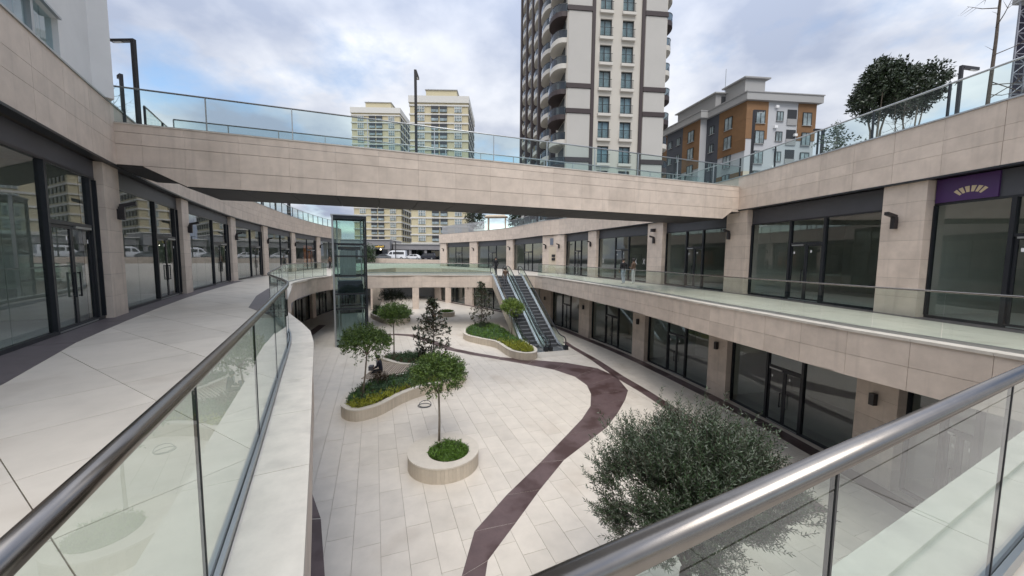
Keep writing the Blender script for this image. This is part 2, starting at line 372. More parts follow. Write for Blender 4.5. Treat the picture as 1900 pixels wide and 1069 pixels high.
# --- ground far and near
m = MB()
m.sheet([(-700, 86), (700, 86), (700, 1500), (-700, 1500)], -0.3)
m.sheet([(-700, -700), (-60, -700), (-60, 86), (-700, 86)], -0.3); m.sheet([(60, -700), (700, -700), (700, 86), (60, 86)], -0.3)
m.sheet([(-60, -700), (60, -700), (60, -30), (-60, -30)], -0.3)
tag(m.build('ground', 'earth'), 'bare ground around the shopping centre reaching to the horizon', 'ground', kind='structure')
m = MB(); m.prism([(-120, 96.5), (120, 96.5), (120, 124), (-120, 124)], -0.6, 0.85)
tag(m.build('street', 'asphalt'), 'dark asphalt street with parked vehicles beyond the rear gallery', 'street', kind='structure')

# --- plaza floor
plaza = MB(); plaza.sheet([(-30, -4), (22, -4), (22, 66), (-30, 66)], ZP - 0.03)
plaza_o = tag(plaza.build('plaza_floor', 'grout'), 'sunken plaza floor of pale limestone slabs below the galleries', 'floor', kind='structure')
PA = R(20.3)
pave(plaza_o, [(-13, 2.2), (11.8, 2.2), (11.2, 13), (8.6, 25.2), (6.4, 31.5), (5, 35), (-19, 35), (-16, 22)], (-3.38, 7.38), PA + math.pi / 2, 0.61, 1.22, ZP, 'paving', 'paving_slab', 1.8)
m = MB(); m.prism([(-29, 35.006), (5.0, 35.006), (3.7, 38.2), (-1.2, 46.4), (-6.4, 52.2), (-13, 60), (-13, 65), (-29, 65)], ZP - 0.03, ZP, bottom=False)
m.prism([(-29, 2), (-13.006, 2), (-16.006, 22), (-19.006, 35), (-29, 35)], ZP - 0.03, ZP, bottom=False)
m.prism([(6.41, 31.55), (8.61, 25.25), (11.206, 13), (11.806, 2.2), (21, 2.2), (21, 64), (-12.9, 64), (-12.9, 60), (-6.3, 52.2), (-1.1, 46.4), (3.8, 38.2), (5.02, 35)], ZP - 0.03, ZP - 0.002, bottom=False)
m.build('covered_paving', 'paving_grey', plaza_o)
# dark porphyry bands laid in the floor, with wet patches
def band(left, right, name, z=ZP + 0.004, matn='porphyry', parent=plaza_o, step=1.1):
    n = len(left); 
    for i in range(n - 1):
        q = MB(); g = 0.004
        a, b, c, d = left[i], left[i + 1], right[i + 1], right[i]
        q.prism([lerp2(a, b, g), lerp2(a, b, 1 - g), lerp2(d, c, 1 - g), lerp2(d, c, g)], z - 0.006, z, bottom=False); q.build(name, matn, parent)
bl = [(-11.6, 31.0), (-10.2, 31.6), (-8.7, 31.2), (-6.9, 29.3), (-4.6, 26.6), (-2.8, 25.35), (-0.9, 24.3), (1.0, 23.15), (2.6, 22.1), (3.65, 20.8), (4.05, 19.4), (4.0, 18.1), (3.66, 16.6), (3.0, 15.2), (2.2, 13.85), (1.0, 11.85), (-0.1, 10.13), (-0.88, 8.7), (-1.02, 7.4), (-1.1, 5.6)]
br = [(-11.5, 31.7), (-10.1, 32.2), (-8.4, 31.9), (-6.4, 29.8), (-4.2, 27.1), (-2.5, 25.9), (-0.7, 24.85), (1.5, 24.2), (3.5, 23.65), (5.3, 22.5), (6.05, 20.9), (6.02, 18.65), (5.5, 17.4), (4.75, 15.95), (3.9, 14.5), (1.8, 12.0), (0.87, 10.39), (0.16, 9.03), (-0.49, 7.82), (-0.62, 5.6)]
band(bl, br, 'dark_paving')
s2l = [(4.1, 29.6), (4.37, 28.1), (5.35, 24.2), (5.93, 20.8), (6.59, 18.4), (6.96, 16.6), (7.31, 15.1), (7.8, 12.5), (8.2, 9.5)]
s2r = [(4.5, 29.6), (4.78, 28.1), (5.85, 24.2), (6.5, 20.9), (7.12, 18.5), (7.48, 16.7), (7.8, 15.4), (8.3, 12.6), (8.7, 9.5)]
band(s2l, s2r, 'dark_paving')
lo_r = offset(smooth_line(LRT, 3.0), 0.02); lo_r2 = offset(smooth_line(LRT, 3.0), 0.62)
band(lo_r, lo_r2, 'dark_paving')
band([(-3.1, 5.9), (-4.9, 9.1), (-8.0, 13.2), (-10.8, 17.3), (-13.2, 21.4), (-15.2, 26.0), (-16.9, 31.0), (-18.2, 36)], [(-4.4, 6.0), (-6.1, 9.0), (-8.6, 12.8), (-11.4, 17.0), (-13.9, 21.1), (-15.9, 25.7), (-17.6, 30.8), (-18.9, 36)], 'dark_paving')
def blob(cx, cy, rx, ry, ang, z, matn, name, parent, seed, n=44):
    rr = random.Random(seed); ph = [rr.uniform(0, 6.28) for _ in range(3)]; q = []
    for k in range(n):
        a = 2 * math.pi * k / n; f = 1 + 0.22 * math.sin(2 * a + ph[0]) + 0.16 * math.sin(3 * a + ph[1]) + 0.1 * math.sin(5 * a + ph[2]) + rr.uniform(-0.13, 0.13)
        x, y = rx * f * math.cos(a), ry * f * math.sin(a); q.append((cx + x * math.cos(ang) - y * math.sin(ang), cy + x * math.sin(ang) + y * math.cos(ang)))
    mm = MB(); mm.sheet(q, z); return mm.build(name, matn, parent)
# --- gallery floor (upper walkway) with stone fascia, coping and slabs
gal = MB(); GT, GB_ = -0.03, -1.12
LW = offset(LP, 7.0)      # far side of the left shops (left of travel = away from plaza)
polyL = RIM_L + [(-22.5, 60.0), (-33.0, 60.0)] + [LW[i] for i in range(len(LW) - 1, -1, -8)] + [(-9.0, -6.0), (-0.574, -6.0)]
polyS = [(-0.574, 0.745), (-0.574, -6.0), (24.0, -6.0), (24.0, 5.83), (9.6, 5.83)]
RW = offset(RP, -7.5)
polyR = [(9.6, 5.83)] + RIM_R[::-1][1:] + [(-6.0, 70.0), (-13.0, 79.0)] + [RW[i] for i in range(len(RW) - 1, -1, -8)] + [(24.0, 5.83)]
polyB1 = [(-15.5, 31.9), (-12.87, 33.3), (-10.5, 34.25), (-10.5, 39.9), (-17.0, 38.3), (-18.8, 47.0), (-17.5, 56.0), (-10.5, 55.5), (-10.5, 92.0), (-50.0, 92.0), (-33.0, 60.0), (-22.5, 60.0)]
polyB2 = [(-10.5, 34.25), (-8.67, 34.9), (-2.1, 35.35), (1.22, 36.46), (-6.0, 70.0), (-10.5, 75.9), (-10.5, 55.5), (-5.6, 50.0), (-2.6, 45.0), (-2.2, 41.2), (-10.5, 39.9)]
polyB3 = [(-10.5, 75.9), (-13.0, 79.0), (-10.6, 92.0), (-10.5, 92.0)]
HOLE = [(-17.0, 38.3), (-10.5, 39.9), (-2.2, 41.2), (-2.6, 45.0), (-5.6, 50.0), (-10.5, 55.5), (-17.5, 56.0), (-18.8, 47.0)]
GPOLY = (polyL, polyS, polyR, polyB1, polyB2)
for p in GPOLY: gal.sheet(p, GT)
gal_o = tag(gal.build('gallery_floor', 'paving_grey'), 'upper gallery floor of pale stone around the sunken plaza', 'floor', kind='structure')
m = MB()
for p in GPOLY: m.add([(x, y, GB_) for x, y in (p if area(p) < 0 else p[::-1])], [tuple(range(len(p)))])
m.build('gallery_soffit', 'spandrel', gal_o)
def edge(line, side, parent, label=None):
    core = MB()
    for a, b in zip(line, line[1:]): core.ext(a, b, -0.35, -0.05, GB_, 0.0, side)
    core.build('fascia_core', 'joint', parent)
    for a, b in zip(line, line[1:]):
        l = math.dist(a, b); g = 0.004 / l
        A = (a[0] + (b[0] - a[0]) * g, a[1] + (b[1] - a[1]) * g); B = (b[0] - (b[0] - a[0]) * g, b[1] - (b[1] - a[1]) * g)
        for z0, z1 in ((GB_ - 0.02, -0.60), (-0.592, -0.012)):
            q = MB(); q.ext(A, B, -0.05, 0.0, z0, z1, side); q.build('stone_panel', 'stone', parent)
    ins = offset(line, -0.36 * side); outl = offset(line, 0.03 * side)
    for i in range(len(line) - 1):
        k_ = 0.003; q = MB(); q.prism([lerp2(outl[i], outl[i + 1], k_), lerp2(outl[i], outl[i + 1], 1 - k_), lerp2(ins[i], ins[i + 1], 1 - k_), lerp2(ins[i], ins[i + 1], k_)], -0.01, 0.055); q.build('coping_stone', 'coping', parent)
edge(RL, -1, gal_o); edge(RB, -1, gal_o); edge(RR, -1, gal_o); edge(straight_line(RIM_S, 1.25), -1, gal_o); edge(RIM_N, -1, gal_o)
hw_ = MB()
for i in range(len(HOLE)): hw_.ext(HOLE[i], HOLE[(i + 1) % len(HOLE)], -0.25, 0.0, GB_ - 0.02, 0.03, 1)
hw_.build('rear_opening_edge', 'stone', gal_o)
# slabs of the near left walkway and the right walkway
wl = RIM_L[:]; wl_in = offset(wl, 0.44)
facL = [p for p in LP if -0.6 < p[1] < 40]
pave(gal_o, wl_in[:8] + [point_at_y(LP, 28.0)] + [p for p in facL[::-1] if p[1] < 28.0][::3] + [(-5, -2), (-1.25, -2)], (-6.0, 4.0), R(60), 1.2, 1.2, 0.0, 'paving_grey', 'walkway_slab', 1.8, keep=170, gap=0.004, stagger=0.0)
wr = offset(RIM_R[1:], 0.5); fr = [p for p in RP if 5 < p[1] < 44]
pave(gal_o, wr[2:] + [(13.3, 6.0)] + fr[::4] + [(4.0, 43.0)], (9, 9), R(100), 0.9, 1.8, 0.0, 'paving_grey', 'walkway_slab', 1.8, keep=110, gap=0.003)
pave(gal_o, [(-1.2, -0.35), (9.0, 4.75), (12.5, 4.0), (12.5, -4.5), (-1.2, -4.5)], (0.3, -0.2), R(26.5), 1.2, 1.8, 0.0, 'paving_grey', 'walkway_slab', 1.8, keep=0, gap=0.005, stagger=0.0)
band([(0.5, -3.6), (2.0, -1.4), (3.4, 0.4), (5.5, 2.2)], [(1.0, -3.8), (2.4, -1.6), (3.8, 0.15), (5.9, 1.9)], 'dark_strip', 0.006, 'dark_granite', gal_o)
# dark granite strip along the left and right shop fronts and one dark patch by the bend
dl0 = offset(smooth_line(LPT, 3.0), 0.33); dl1 = offset(smooth_line(LPT, 3.0), -0.45)
for k_ in range(3): dl1[k_] = offset(smooth_line(LPT, 3.0), -(0.95 - 0.12 * k_))[k_]
band(dl1[:11], dl0[:11], 'dark_strip', 0.006, 'dark_granite', gal_o)
dr0 = offset(smooth_line(RPT, 3.0), -0.33); dr1 = offset(smooth_line(RPT, 3.0), 0.30)
band(dr0[1:16], dr1[1:16], 'dark_strip', 0.006, 'dark_granite', gal_o)
band([(-7.45, 11.2), (-9.0, 12.6), (-11.2, 16.2), (-13.1, 19.9)], [(-7.0, 10.8), (-9.6, 14.6), (-11.7, 18.0), (-13.05, 20.2)], 'dark_strip', 0.006, 'dark_granite', gal_o)

# ================================================================== ARCADES (two-storey shop rows)
def columns(parent, line, spans, z0, z1, side, depth=0.5, bh=0.6):
    ends = []
    for (ya, yb) in spans:
        A, B = point_at_y(line, ya), point_at_y(line, yb); ends.append((A, B))
        c = MB(); c.ext(A, B, -depth, -0.012, z0, z1, side); co = c.build('column', 'joint', parent)
        n = round((z1 - z0) / bh); h = (z1 - z0) / n
        l = math.dist(A, B); g = -0.012 / l
        A2 = (A[0] + (B[0] - A[0]) * g, A[1] + (B[1] - A[1]) * g); B2 = (B[0] - (B[0] - A[0]) * g, B[1] - (B[1] - A[1]) * g)
        for k in range(n):
            q = MB(); q.ext(A2, B2, -depth + 0.02, 0.0, z0 + k * h + 0.003, z0 + (k + 1) * h - 0.003, side); q.build('stone_block', 'stone', co)
    return ends
def storefront(parent, a, b, z0, zt, side, lay, sp=0.8, door_h=2.45, setback=0.36, stickers=True, poster=False, xtape=False):
    W = math.dist(a, b); f = MB(); P = lambda t: lerp2(a, b, t / W)
    n0, n1 = -setback - 0.05, -setback + 0.05
    f.ext(a, b, n0 - 0.02, n1 - 0.01, zt - sp, zt, side, 1)
    f.ext(a, b, n0, n1, zt - sp - 0.06, zt - sp + 0.0, side); f.ext(a, b, n0, n1, z0, z0 + 0.09, side)
    root = None; t = 0.0; gl = []; drs = []
    for kind, w in lay:
        w = w * W; t1 = t + w
        if t == 0.0: f.ext(P(0), P(0.06), n0, n1, z0 + 0.09, zt - sp - 0.06, side)
        f.ext(P(max(0.06, t1 - 0.05)), P(min(W, t1 + 0.05) if t1 < W - 0.02 else W), n0 - 0.01, n1 + 0.03, z0 + 0.09, zt - sp - 0.06, side)
        if kind == 'g':
            n = max(1, round(w / 1.45))
            for k in range(n): gl.append((t + w * k / n + 0.008, t + w * (k + 1) / n - 0.008, z0 + 0.09, zt - sp - 0.06))
        elif kind == 'd':
            zd = z0 + door_h
            f.ext(P(t + 0.05), P(t1 - 0.05), n0 + 0.01, n1 + 0.01, zd, zd + 0.09, side)
            gl.append((t + 0.05, t1 - 0.05, zd + 0.09, zt - sp - 0.06)); drs.append((t + 0.05, t1 - 0.05, zd))
        t = t1
    root = f.build('storefront', ['black_metal', 'spandrel'], parent)
    for g0, g1, za, zb in gl:
        q = MB(); q.ext(P(g0), P(g1), -setback - 0.008, -setback + 0.008, za, zb, side); q.build('glass_pane', 'shop_glass', root)
    for t0, t1, zd in drs:
        mid = (t0 + t1) / 2
        for s0, s1, hs in ((t0 + 0.01, mid - 0.006, mid - 0.13), (mid + 0.006, t1 - 0.01, mid + 0.13)):
            q = MB(); m0, m1 = -setback - 0.025, -setback + 0.025; zb = z0 + 0.02
            q.ext(P(s0), P(s0 + 0.065), m0, m1, zb, zd - 0.01, side); q.ext(P(s1 - 0.065), P(s1), m0, m1, zb, zd - 0.01, side)
            q.ext(P(s0 + 0.065), P(s1 - 0.065), m0, m1, zb, zb + 0.1, side); q.ext(P(s0 + 0.065), P(s1 - 0.065), m0, m1, zd - 0.08, zd - 0.01, side)
            q.ext(P(s0 + 0.065), P(s1 - 0.065), -setback - 0.006, -setback + 0.006, zb + 0.1, zd - 0.08, side, 1)
            q.ext(P(hs - 0.015), P(hs + 0.015), -setback + 0.055, -setback + 0.085, z0 + 0.75, z0 + 1.35, side)
            for zz in (0.76, 1.31): q.ext(P(hs - 0.015), P(hs + 0.015), -setback + 0.02, -setback + 0.06, z0 + zz, z0 + zz + 0.03, side)
            q.build('door', ['black_metal', 'shop_glass'], root)
        q = MB(); q.ext(P(mid + 0.1), P(t1 - 0.08), -setback + 0.03, -setback + 0.075, zd - 0.05, zd + 0.0, side); q.build('door_closer', 'dull_steel', root)
        q = MB(); q.ext(P(t0 + 0.05), P(t1 - 0.05), -setback + 0.03, -setback + 0.06, z0 + 0.025, z0 + 0.06, side); q.build('threshold', 'dull_steel', root)
        if stickers:
            for tt, zz in ((mid - 0.25, zd - 0.35), (t1 - 0.2, zd - 0.4)):
                q = MB(); q.ext(P(tt), P(tt + 0.06), -setback + 0.009, -setback + 0.011, z0 + zz - z0, z0 + zz - z0 + 0.1, side); q.build('sticker', 'white_paint', root)
    if poster:
        q = MB(); q.ext(P(W * 0.5), P(W * 0.92), -setback - 0.25, -setback - 0.23, z0 + 0.3, z0 + 3.0, side); q.build('poster', 'orange_poster', root)
    if xtape:
        for tt in (0.8, 1.8, W * 0.5, W - 0.75):
            cx = P(tt); q = MB()
            for sg in (-1, 1):
                p0, p1 = P(tt - 0.13), P(tt + 0.13)
                dx, dy = b[0] - a[0], b[1] - a[1]; ll = math.hypot(dx, dy); nx, ny = -dy / ll * side, dx / ll * side
                off = -setback + 0.012 + 0.002 * sg; zc = 1.55
                e = [(p0[0] + nx * off, p0[1] + ny * off), (p1[0] + nx * off, p1[1] + ny * off)]
                q.add([(*e[0], zc - 0.22 * sg - 0.03), (*e[1], zc + 0.22 * sg - 0.03), (*e[1], zc + 0.22 * sg + 0.03), (*e[0], zc - 0.22 * sg + 0.03)], [(0, 1, 2, 3)])
            q.build('tape_cross', 'white_paint', root)
    return root
def interior(parent, line, ends, side, z0, z1, depth=6.5):
    m = MB(); st = offset(line[::6] + [line[-1]], -0.45 * side); bk = offset(line[::6] + [line[-1]], -depth * side)
    for i in range(len(bk) - 1):
        m.add([(*bk[i], z0), (*bk[i + 1], z0), (*bk[i + 1], z1), (*bk[i], z1)], [(0, 1, 2, 3)])
        m.add([(*st[i], z1 - 0.02), (*st[i + 1], z1 - 0.02), (*bk[i + 1], z1 - 0.02), (*bk[i], z1 - 0.02)], [(0, 1, 2, 3)], 1)
        m.add([(*st[i], z0 + 0.012), (*st[i + 1], z0 + 0.012), (*bk[i + 1], z0 + 0.012), (*bk[i], z0 + 0.012)], [(3, 2, 1, 0)], 1)
    for A, B in ends:
        c = lerp2(A, B, 0.5); dx, dy = B[0] - A[0], B[1] - A[1]; l = math.hypot(dx, dy); nx, ny = -dy / l * side, dx / l * side
        p = (c[0] - nx * 0.52, c[1] - ny * 0.52); q = (c[0] - nx * depth, c[1] - ny * depth); m.ext(p, q, -0.1, 0.1, z0 + 0.013, z1 - 0.025, 1)
    m.build('interior', ['plaster_in', 'concrete_in'], parent)
def fascia(parent, line, z0, rows, side, step=1.3):
    ln = smooth_line(line, step); z1 = z0 + sum(rows) ; core = MB()
    for a, b in zip(ln, ln[1:]): core.ext(a, b, -0.5, 0.075, z0 + 0.01, z1 - 0.02, side)
    core.build('fascia_core', 'joint', parent)
    for a, b in zip(ln, ln[1:]):
        l = math.dist(a, b); g = 0.004 / l; A, B = lerp2(a, b, g), lerp2(a, b, 1 - g); z = z0
        for h in rows:
            q = MB(); q.ext(A, B, 0.075, 0.12, z + 0.003, z + h - 0.004, side); q.build('stone_panel', 'stone', parent); z += h
    o1 = offset(ln, 0.15 * side); i1 = offset(ln, -0.35 * side); cp = MB()
    for i in range(len(ln) - 1): cp.prism([o1[i], o1[i + 1], i1[i + 1], i1[i]], z1 - 0.002, z1 + 0.04)
    cp.build('parapet_cap', 'dull_steel', parent)
    tr = MB()
    for a, b in zip(ln, ln[1:]): tr.ext(a, b, -0.1, 0.13, z0 - 0.05, z0 + 0.002, side)
    tr.build('drip_edge', 'black_metal', parent)
FZ0, FROWS = 4.33, (0.62, 0.40, 0.64)
LAY_R = [('g', 0.37), ('d', 0.26), ('g', 0.37)]; LAY_L = [('g', 0.55), ('d', 0.38), ('g', 0.07)]
# left arcade
left = thing('shopping_arcade', 'curved stone arcade with glazed shop fronts along the left walkway', 'building')
spL = [(1.0, 1.8), (10.35, 11.25), (16.9, 17.75), (25.0, 26.0), (32.4, 33.5), (41.2, 42.4), (50.5, 51.8), (58.5, 59.8)]
eL = columns(left, LP, spL, 0.0, FZ0 - 0.05, -1)
for i in range(len(eL) - 1):
    storefront(left, eL[i][1], eL[i + 1][0], 0.0, FZ0 - 0.05, -1, LAY_L if i else [('g', 0.74), ('d', 0.22), ('g', 0.04)], sp=0.46, setback=0.22, poster=(i == 5))
interior(left, LP, eL, -1, 0.0, FZ0 - 0.1)
fascia(left, LPT, FZ0, FROWS, -1)
rl0 = offset(LP, 0.2)[::6]; rl1 = offset(LP, 16.0)[::6]; m = MB()
for i in range(len(rl0) - 1): m.prism([rl0[i], rl0[i + 1], rl1[i + 1], rl1[i]], 4.6, 5.45)
m.build('roof', 'roofing', left)
spLL = [(8.0, 9.0), (15.0, 16.0), (21.5, 22.5), (28.0, 29.0), (33.6, 34.5), (39.6, 40.6), (46.5, 47.5), (53, 54)]
eLL = columns(left, LL, spLL, ZP, GB_ - 0.005, -1)
for i in range(len(eLL) - 1): storefront(left, eLL[i][1], eLL[i + 1][0], ZP, GB_ - 0.005, -1, [('g', 0.3), ('d', 0.3), ('g', 0.4)], sp=0.5, stickers=False)
interior(left, LL, eLL, -1, ZP, GB_ - 0.03, depth=5.0)
# right arcade
right = thing('shopping_arcade', 'curved stone arcade with two glazed storeys on the right of the plaza', 'building')
spR = [(3.2, 4.4), (11.75, 12.95), (19.1, 20.4), (25.7, 27.3), (34.3, 35.7), (40.7, 43.9), (53.4, 55.2), (62.4, 64.2), (70.2, 71.8)]
eR = columns(right, RP, spR, 0.0, FZ0 - 0.05, 1)
for i in range(len(eR) - 1):
    so = storefront(right, eR[i][1], eR[i + 1][0], 0.0, FZ0 - 0.05, 1, [('g', 0.24), ('d', 0.30), ('g', 0.20), ('g', 0.26)][::-1] if i == 0 else LAY_R, sp=0.72, xtape=(i == 3))
interior(right, RP, eR, 1, 0.0, FZ0 - 0.1, depth=7)
fascia(right, RPT, FZ0, FROWS, 1)
rr0 = offset(RP, -0.2)[::6]; rr1 = offset(RP, -26.0)[::6]; m = MB()
for i in range(len(rr0) - 1): m.prism([rr0[i], rr0[i + 1], rr1[i + 1], rr1[i]], 4.6, 5.45)
m.build('roof', 'roofing', right)
spLR = [(7.0, 8.0), (10.5, 11.7), (17.45, 18.6), (24.1, 25.4), (31.0, 32.6), (37.6, 39.4), (44.5, 46), (51.2, 52.6), (58, 59.3)]
eLR = columns(right, LR, spLR, ZP, GB_ - 0.005, 1)
for i in range(len(eLR) - 1): storefront(right, eLR[i][1], eLR[i + 1][0], ZP, GB_ - 0.005, 1, [('g', 0.37), ('d', 0.28), ('g', 0.35)], sp=0.28, door_h=2.3, stickers=(i < 4))
interior(right, LR, eLR, 1, ZP, GB_ - 0.03, depth=4.6)
# recessed niche, plaque and boxes of the wide stone pier
A, B = eR[5]; dx, dy = B[0] - A[0], B[1] - A[1]; l = math.hypot(dx, dy); nrm = (-dy / l, dx / l)
def on(t, n): return (A[0] + dx * t + nrm[0] * n, A[1] + dy * t + nrm[1] * n)
q = MB(); q.ext(on(0.36, 0), on(0.68, 0), 0.004, 0.016, 0.0, 3.0, 1); q.build('service_door', 'beige_clad', right)
q = MB(); q.ext(on(0.48, 0), on(0.62, 0), 0.004, 0.05, 3.2, 3.95, 1); q.build('plaque', 'plaque', right)
for zz in (1.45, 1.85):
    q = MB(); q.ext(on(0.38, 0), on(0.52, 0), 0.016, 0.10, zz, zz + 0.27, 1); q.build('intercom_box', 'black_metal', right)
# end wall of the covered lower hall and round columns below the rear gallery
m = MB(); m.box((-17, 63, -3), 40, 0.4, 4.2); m.build('hall_wall', 'concrete_in', right)
for x, y in ((-17.5, 47), (-12.5, 48), (-15, 41), (-9.5, 55), (-19.5, 55)):
    m = MB(); m.box((x, y, (ZP + GB_) / 2), 0.8, 0.8, GB_ - ZP - 0.01, 0.3); m.build('column', 'stone', right)
# purple sign with a fan emblem on the near right shop
A, B = eR[0][1], eR[1][0]; W = math.dist(A, B)
dx, dy = (B[0] - A[0]) / W, (B[1] - A[1]) / W; nrm = (-dy, dx)
def on2(t, n): return (A[0] + dx * t + nrm[0] * n, A[1] + dy * t + nrm[1] * n)
sg = MB(); sg.ext(on2(W - 1.45, 0), on2(W - 0.04, 0), -0.33, -0.27, FZ0 - 0.76, FZ0 - 0.06, 1)
for k in range(6):
    a0 = R(90 + 62 - 124 * k / 6 - 3); a1 = R(90 + 62 - 124 * (k + 1) / 6 + 3)
    pts = []
    for a, r in ((a0, 0.40), (a1, 0.40), (a1, 0.66), (a0, 0.66)):
        tt = W - 0.86 - 0.50 * r * 1.35 * math.cos(a) ; pts.append((*on2(tt, -0.262), FZ0 - 0.80 + 0.66 * r * math.sin(a) ** 0.5 if math.sin(a) > 0 else FZ0 - 0.9))
    sg.add(pts, [(0, 1, 2, 3)], 1)
o = sg.build('shop_sign', ['purple_sign', 'sign_beige']); tag(o, 'purple shop sign with a beige fan emblem on the nearest right shop', 'sign')

# ================================================================== FOOTBRIDGE
BA, BB = (-11.6, 10.82), (11.95, 19.63)
bu = Vector((BB[0] - BA[0], BB[1] - BA[1])); BL = bu.length; bu /= BL; bn = Vector((-bu.y, bu.x))
bridge = thing('footbridge', 'stone-clad footbridge crossing over the sunken plaza at roof level', 'bridge')
def BP(t, n): return (BA[0] + bu.x * t + bn.x * n, BA[1] + bu.y * t + bn.y * n)
BW = 2.75; BT, BB0, BE = 5.5, 3.84, 4.34
def low(t):
    for lo, hi, s in ((0.85, 1.85, 1),):
        if t <= lo: return BE
        if t < hi: return BE + (BB0 - BE) * (t - lo) / (hi - lo)
    if t >= BL - 0.75: return BE - 0.12
    if t > BL - 1.35: return BB0 + (BE - 0.12 - BB0) * (t - BL + 1.35) / 0.6
    return BB0
ts = [0, 0.85, 1.85] + [1.85 + (BL - 1.35 - 1.85) * k / 16 for k in range(1, 17)] + [BL - 0.75, BL]
core = MB(); zr = [BT, BT - 0.22, BT - 0.56, BT - 1.14]
for t0, t1 in zip(ts, ts[1:]):
    l0, l1 = low(t0), low(t1); ps = [BP(t0, 0.05), BP(t1, 0.05), BP(t1, BW - 0.05), BP(t0, BW - 0.05)]
    core.hexa([(*ps[0], l0 + 0.05), (*ps[1], l1 + 0.05), (*ps[2], l1 + 0.05), (*ps[3], l0 + 0.05)] + [(*p, BT - 0.25) for p in ps])
    for n0, n1 in ((0.0, 0.045), (BW - 0.045, BW)):
        g = 0.004
        for zi in range(4):
            za = zr[zi] - (0.012 if zi else 0.0); zb0 = zr[zi + 1] if zi < 3 else l0; zb1 = zr[zi + 1] if zi < 3 else l1
            if zb0 > za - 0.02 and zb1 > za - 0.02: continue
            zb0, zb1 = min(zb0, za - 0.004), min(zb1, za - 0.004)
            a, b, c, d = BP(t0 + 0.002, n0), BP(t1 - 0.002, n0), BP(t1 - 0.002, n1), BP(t0 + 0.002, n1)
            q = MB(); q.hexa([(*a, zb0), (*b, zb1), (*c, zb1), (*d, zb0)] + [(*p, za) for p in (a, b, c, d)]); q.build('stone_panel', 'stone', bridge)
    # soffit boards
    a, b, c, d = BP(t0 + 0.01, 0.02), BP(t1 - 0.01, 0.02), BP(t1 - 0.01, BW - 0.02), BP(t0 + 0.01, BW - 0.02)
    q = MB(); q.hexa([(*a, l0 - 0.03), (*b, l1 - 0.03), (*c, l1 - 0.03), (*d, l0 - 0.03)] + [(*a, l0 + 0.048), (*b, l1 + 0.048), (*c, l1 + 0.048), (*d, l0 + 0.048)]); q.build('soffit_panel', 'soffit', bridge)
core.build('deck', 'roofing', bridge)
for n in (0.07, BW - 0.07):
    q = MB(); a, b = BP(0, 0), BP(BL, 0); q.ext(a, b, n - 0.09, n + 0.09, BT + 0.001, BT + 0.03); q.build('parapet_cap', 'coping', bridge)

# ================================================================== GLASS RAILINGS
def railing(label, line, z, h, panel, rail_r, gmat='rail_glass', post=0.0, post_mat='dull_steel', gap=0.006, gth=0.012, chan=0.09, rail_mat='steel', seam=0.0, start=0.0, rail_seg=12):
    t = thing('glass_railing', label, 'railing'); ln = line
    cum = [0]
    for a, b in zip(ln, ln[1:]): cum.append(cum[-1] + math.dist(a, b))
    def at(d):
        d = min(max(d, 0), cum[-1])
        for i in range(len(ln) - 1):
            if d <= cum[i + 1] + 1e-9: return lerp2(ln[i], ln[i + 1], (d - cum[i]) / max(1e-9, cum[i + 1] - cum[i]))
        return ln[-1]
    js = [0.0]; d = start if start else panel
    while d < cum[-1] - 0.3 * panel: js.append(d); d += panel
    js.append(cum[-1])
    for d0, d1 in zip(js, js[1:]):
        a, b = at(d0 + gap), at(d1 - gap); q = MB(); q.ext(a, b, -gth / 2, gth / 2, z + chan * 0.5, z + h - rail_r * 0.9); q.build('glass_panel', gmat, t)
        if seam and d0 > 0:
            p0, p1 = at(d0 - gap), at(d0 + gap); q = MB(); q.ext(p0, p1, -seam / 2, seam / 2, z + chan, z + h - rail_r); q.build('gasket', 'rubber', t)
        if post:
            c = at(d0); dd = at(d0 + 0.1); an = math.atan2(dd[1] - c[1], dd[0] - c[0]); q = MB(); q.box((c[0], c[1], z + h / 2), post, post * 1.3, h - 0.02, an); q.build('post', post_mat, t)
    q = MB(); q.tube([(*p, z + h) for p in ln], rail_r, rail_seg); q.build('handrail', rail_mat, t, smooth=True)
    q = MB()
    for a, b in zip(ln, ln[1:]):
        q.ext(a, b, -0.035, -gth / 2 - 0.002, z - 0.02, z + chan); q.ext(a, b, gth / 2 + 0.002, 0.035, z - 0.02, z + chan)
    q.build('base_channel', 'dull_steel', t); return t
lr = offset(smooth_line(RIM_L, 0.7), 0.40)
lr[0] = (-0.86, 0.42)
south = [(-0.75, 0.21), (9.15, 5.16)]
railing('foreground railing of green glass with a thick steel handrail beside the left walkway', lr, 0.03, 1.17, 1.85, 0.034, seam=0.018, start=1.5, rail_seg=20, chan=0.07)
railing('nearest steel handrail and glass panels crossing the lower right foreground', south, 0.03, 1.17, 1.8, 0.033, seam=0.018, start=1.94, rail_seg=24, chan=0.07)
railing('green glass balustrade along the far rear gallery behind the elevator', offset(RB, 0.36), 0.03, 1.1, 1.5, 0.022)
railing('far glass balustrade on the back side of the rear crosswalk', offset([(-17.0, 38.3), (-10.5, 39.9), (-2.2, 41.2)], -0.3), 0.03, 1.03, 1.6, 0.022)
rrl = offset(RR, 0.36)
railing('long green glass balustrade along the right upper gallery', rrl[1:], 0.03, 1.1, 1.25, 0.022)
railing('glass railing with thin rail on the near side of the footbridge', [BP(0.1, 0.08), BP(BL - 0.2, 0.08)], BT + 0.02, 1.02, 2.3, 0.025, gmat='clear_glass', post=0.028, chan=0.04, rail_mat='dull_steel')
railing('glass railing on the far side of the footbridge', [BP(0.6, BW - 0.08), BP(BL - 0.2, BW - 0.08)], BT + 0.02, 1.0, 1.6, 0.025, gmat='clear_glass', post=0.03, chan=0.04, rail_mat='dull_steel')
PZ = FZ0 + sum(FROWS) + 0.04
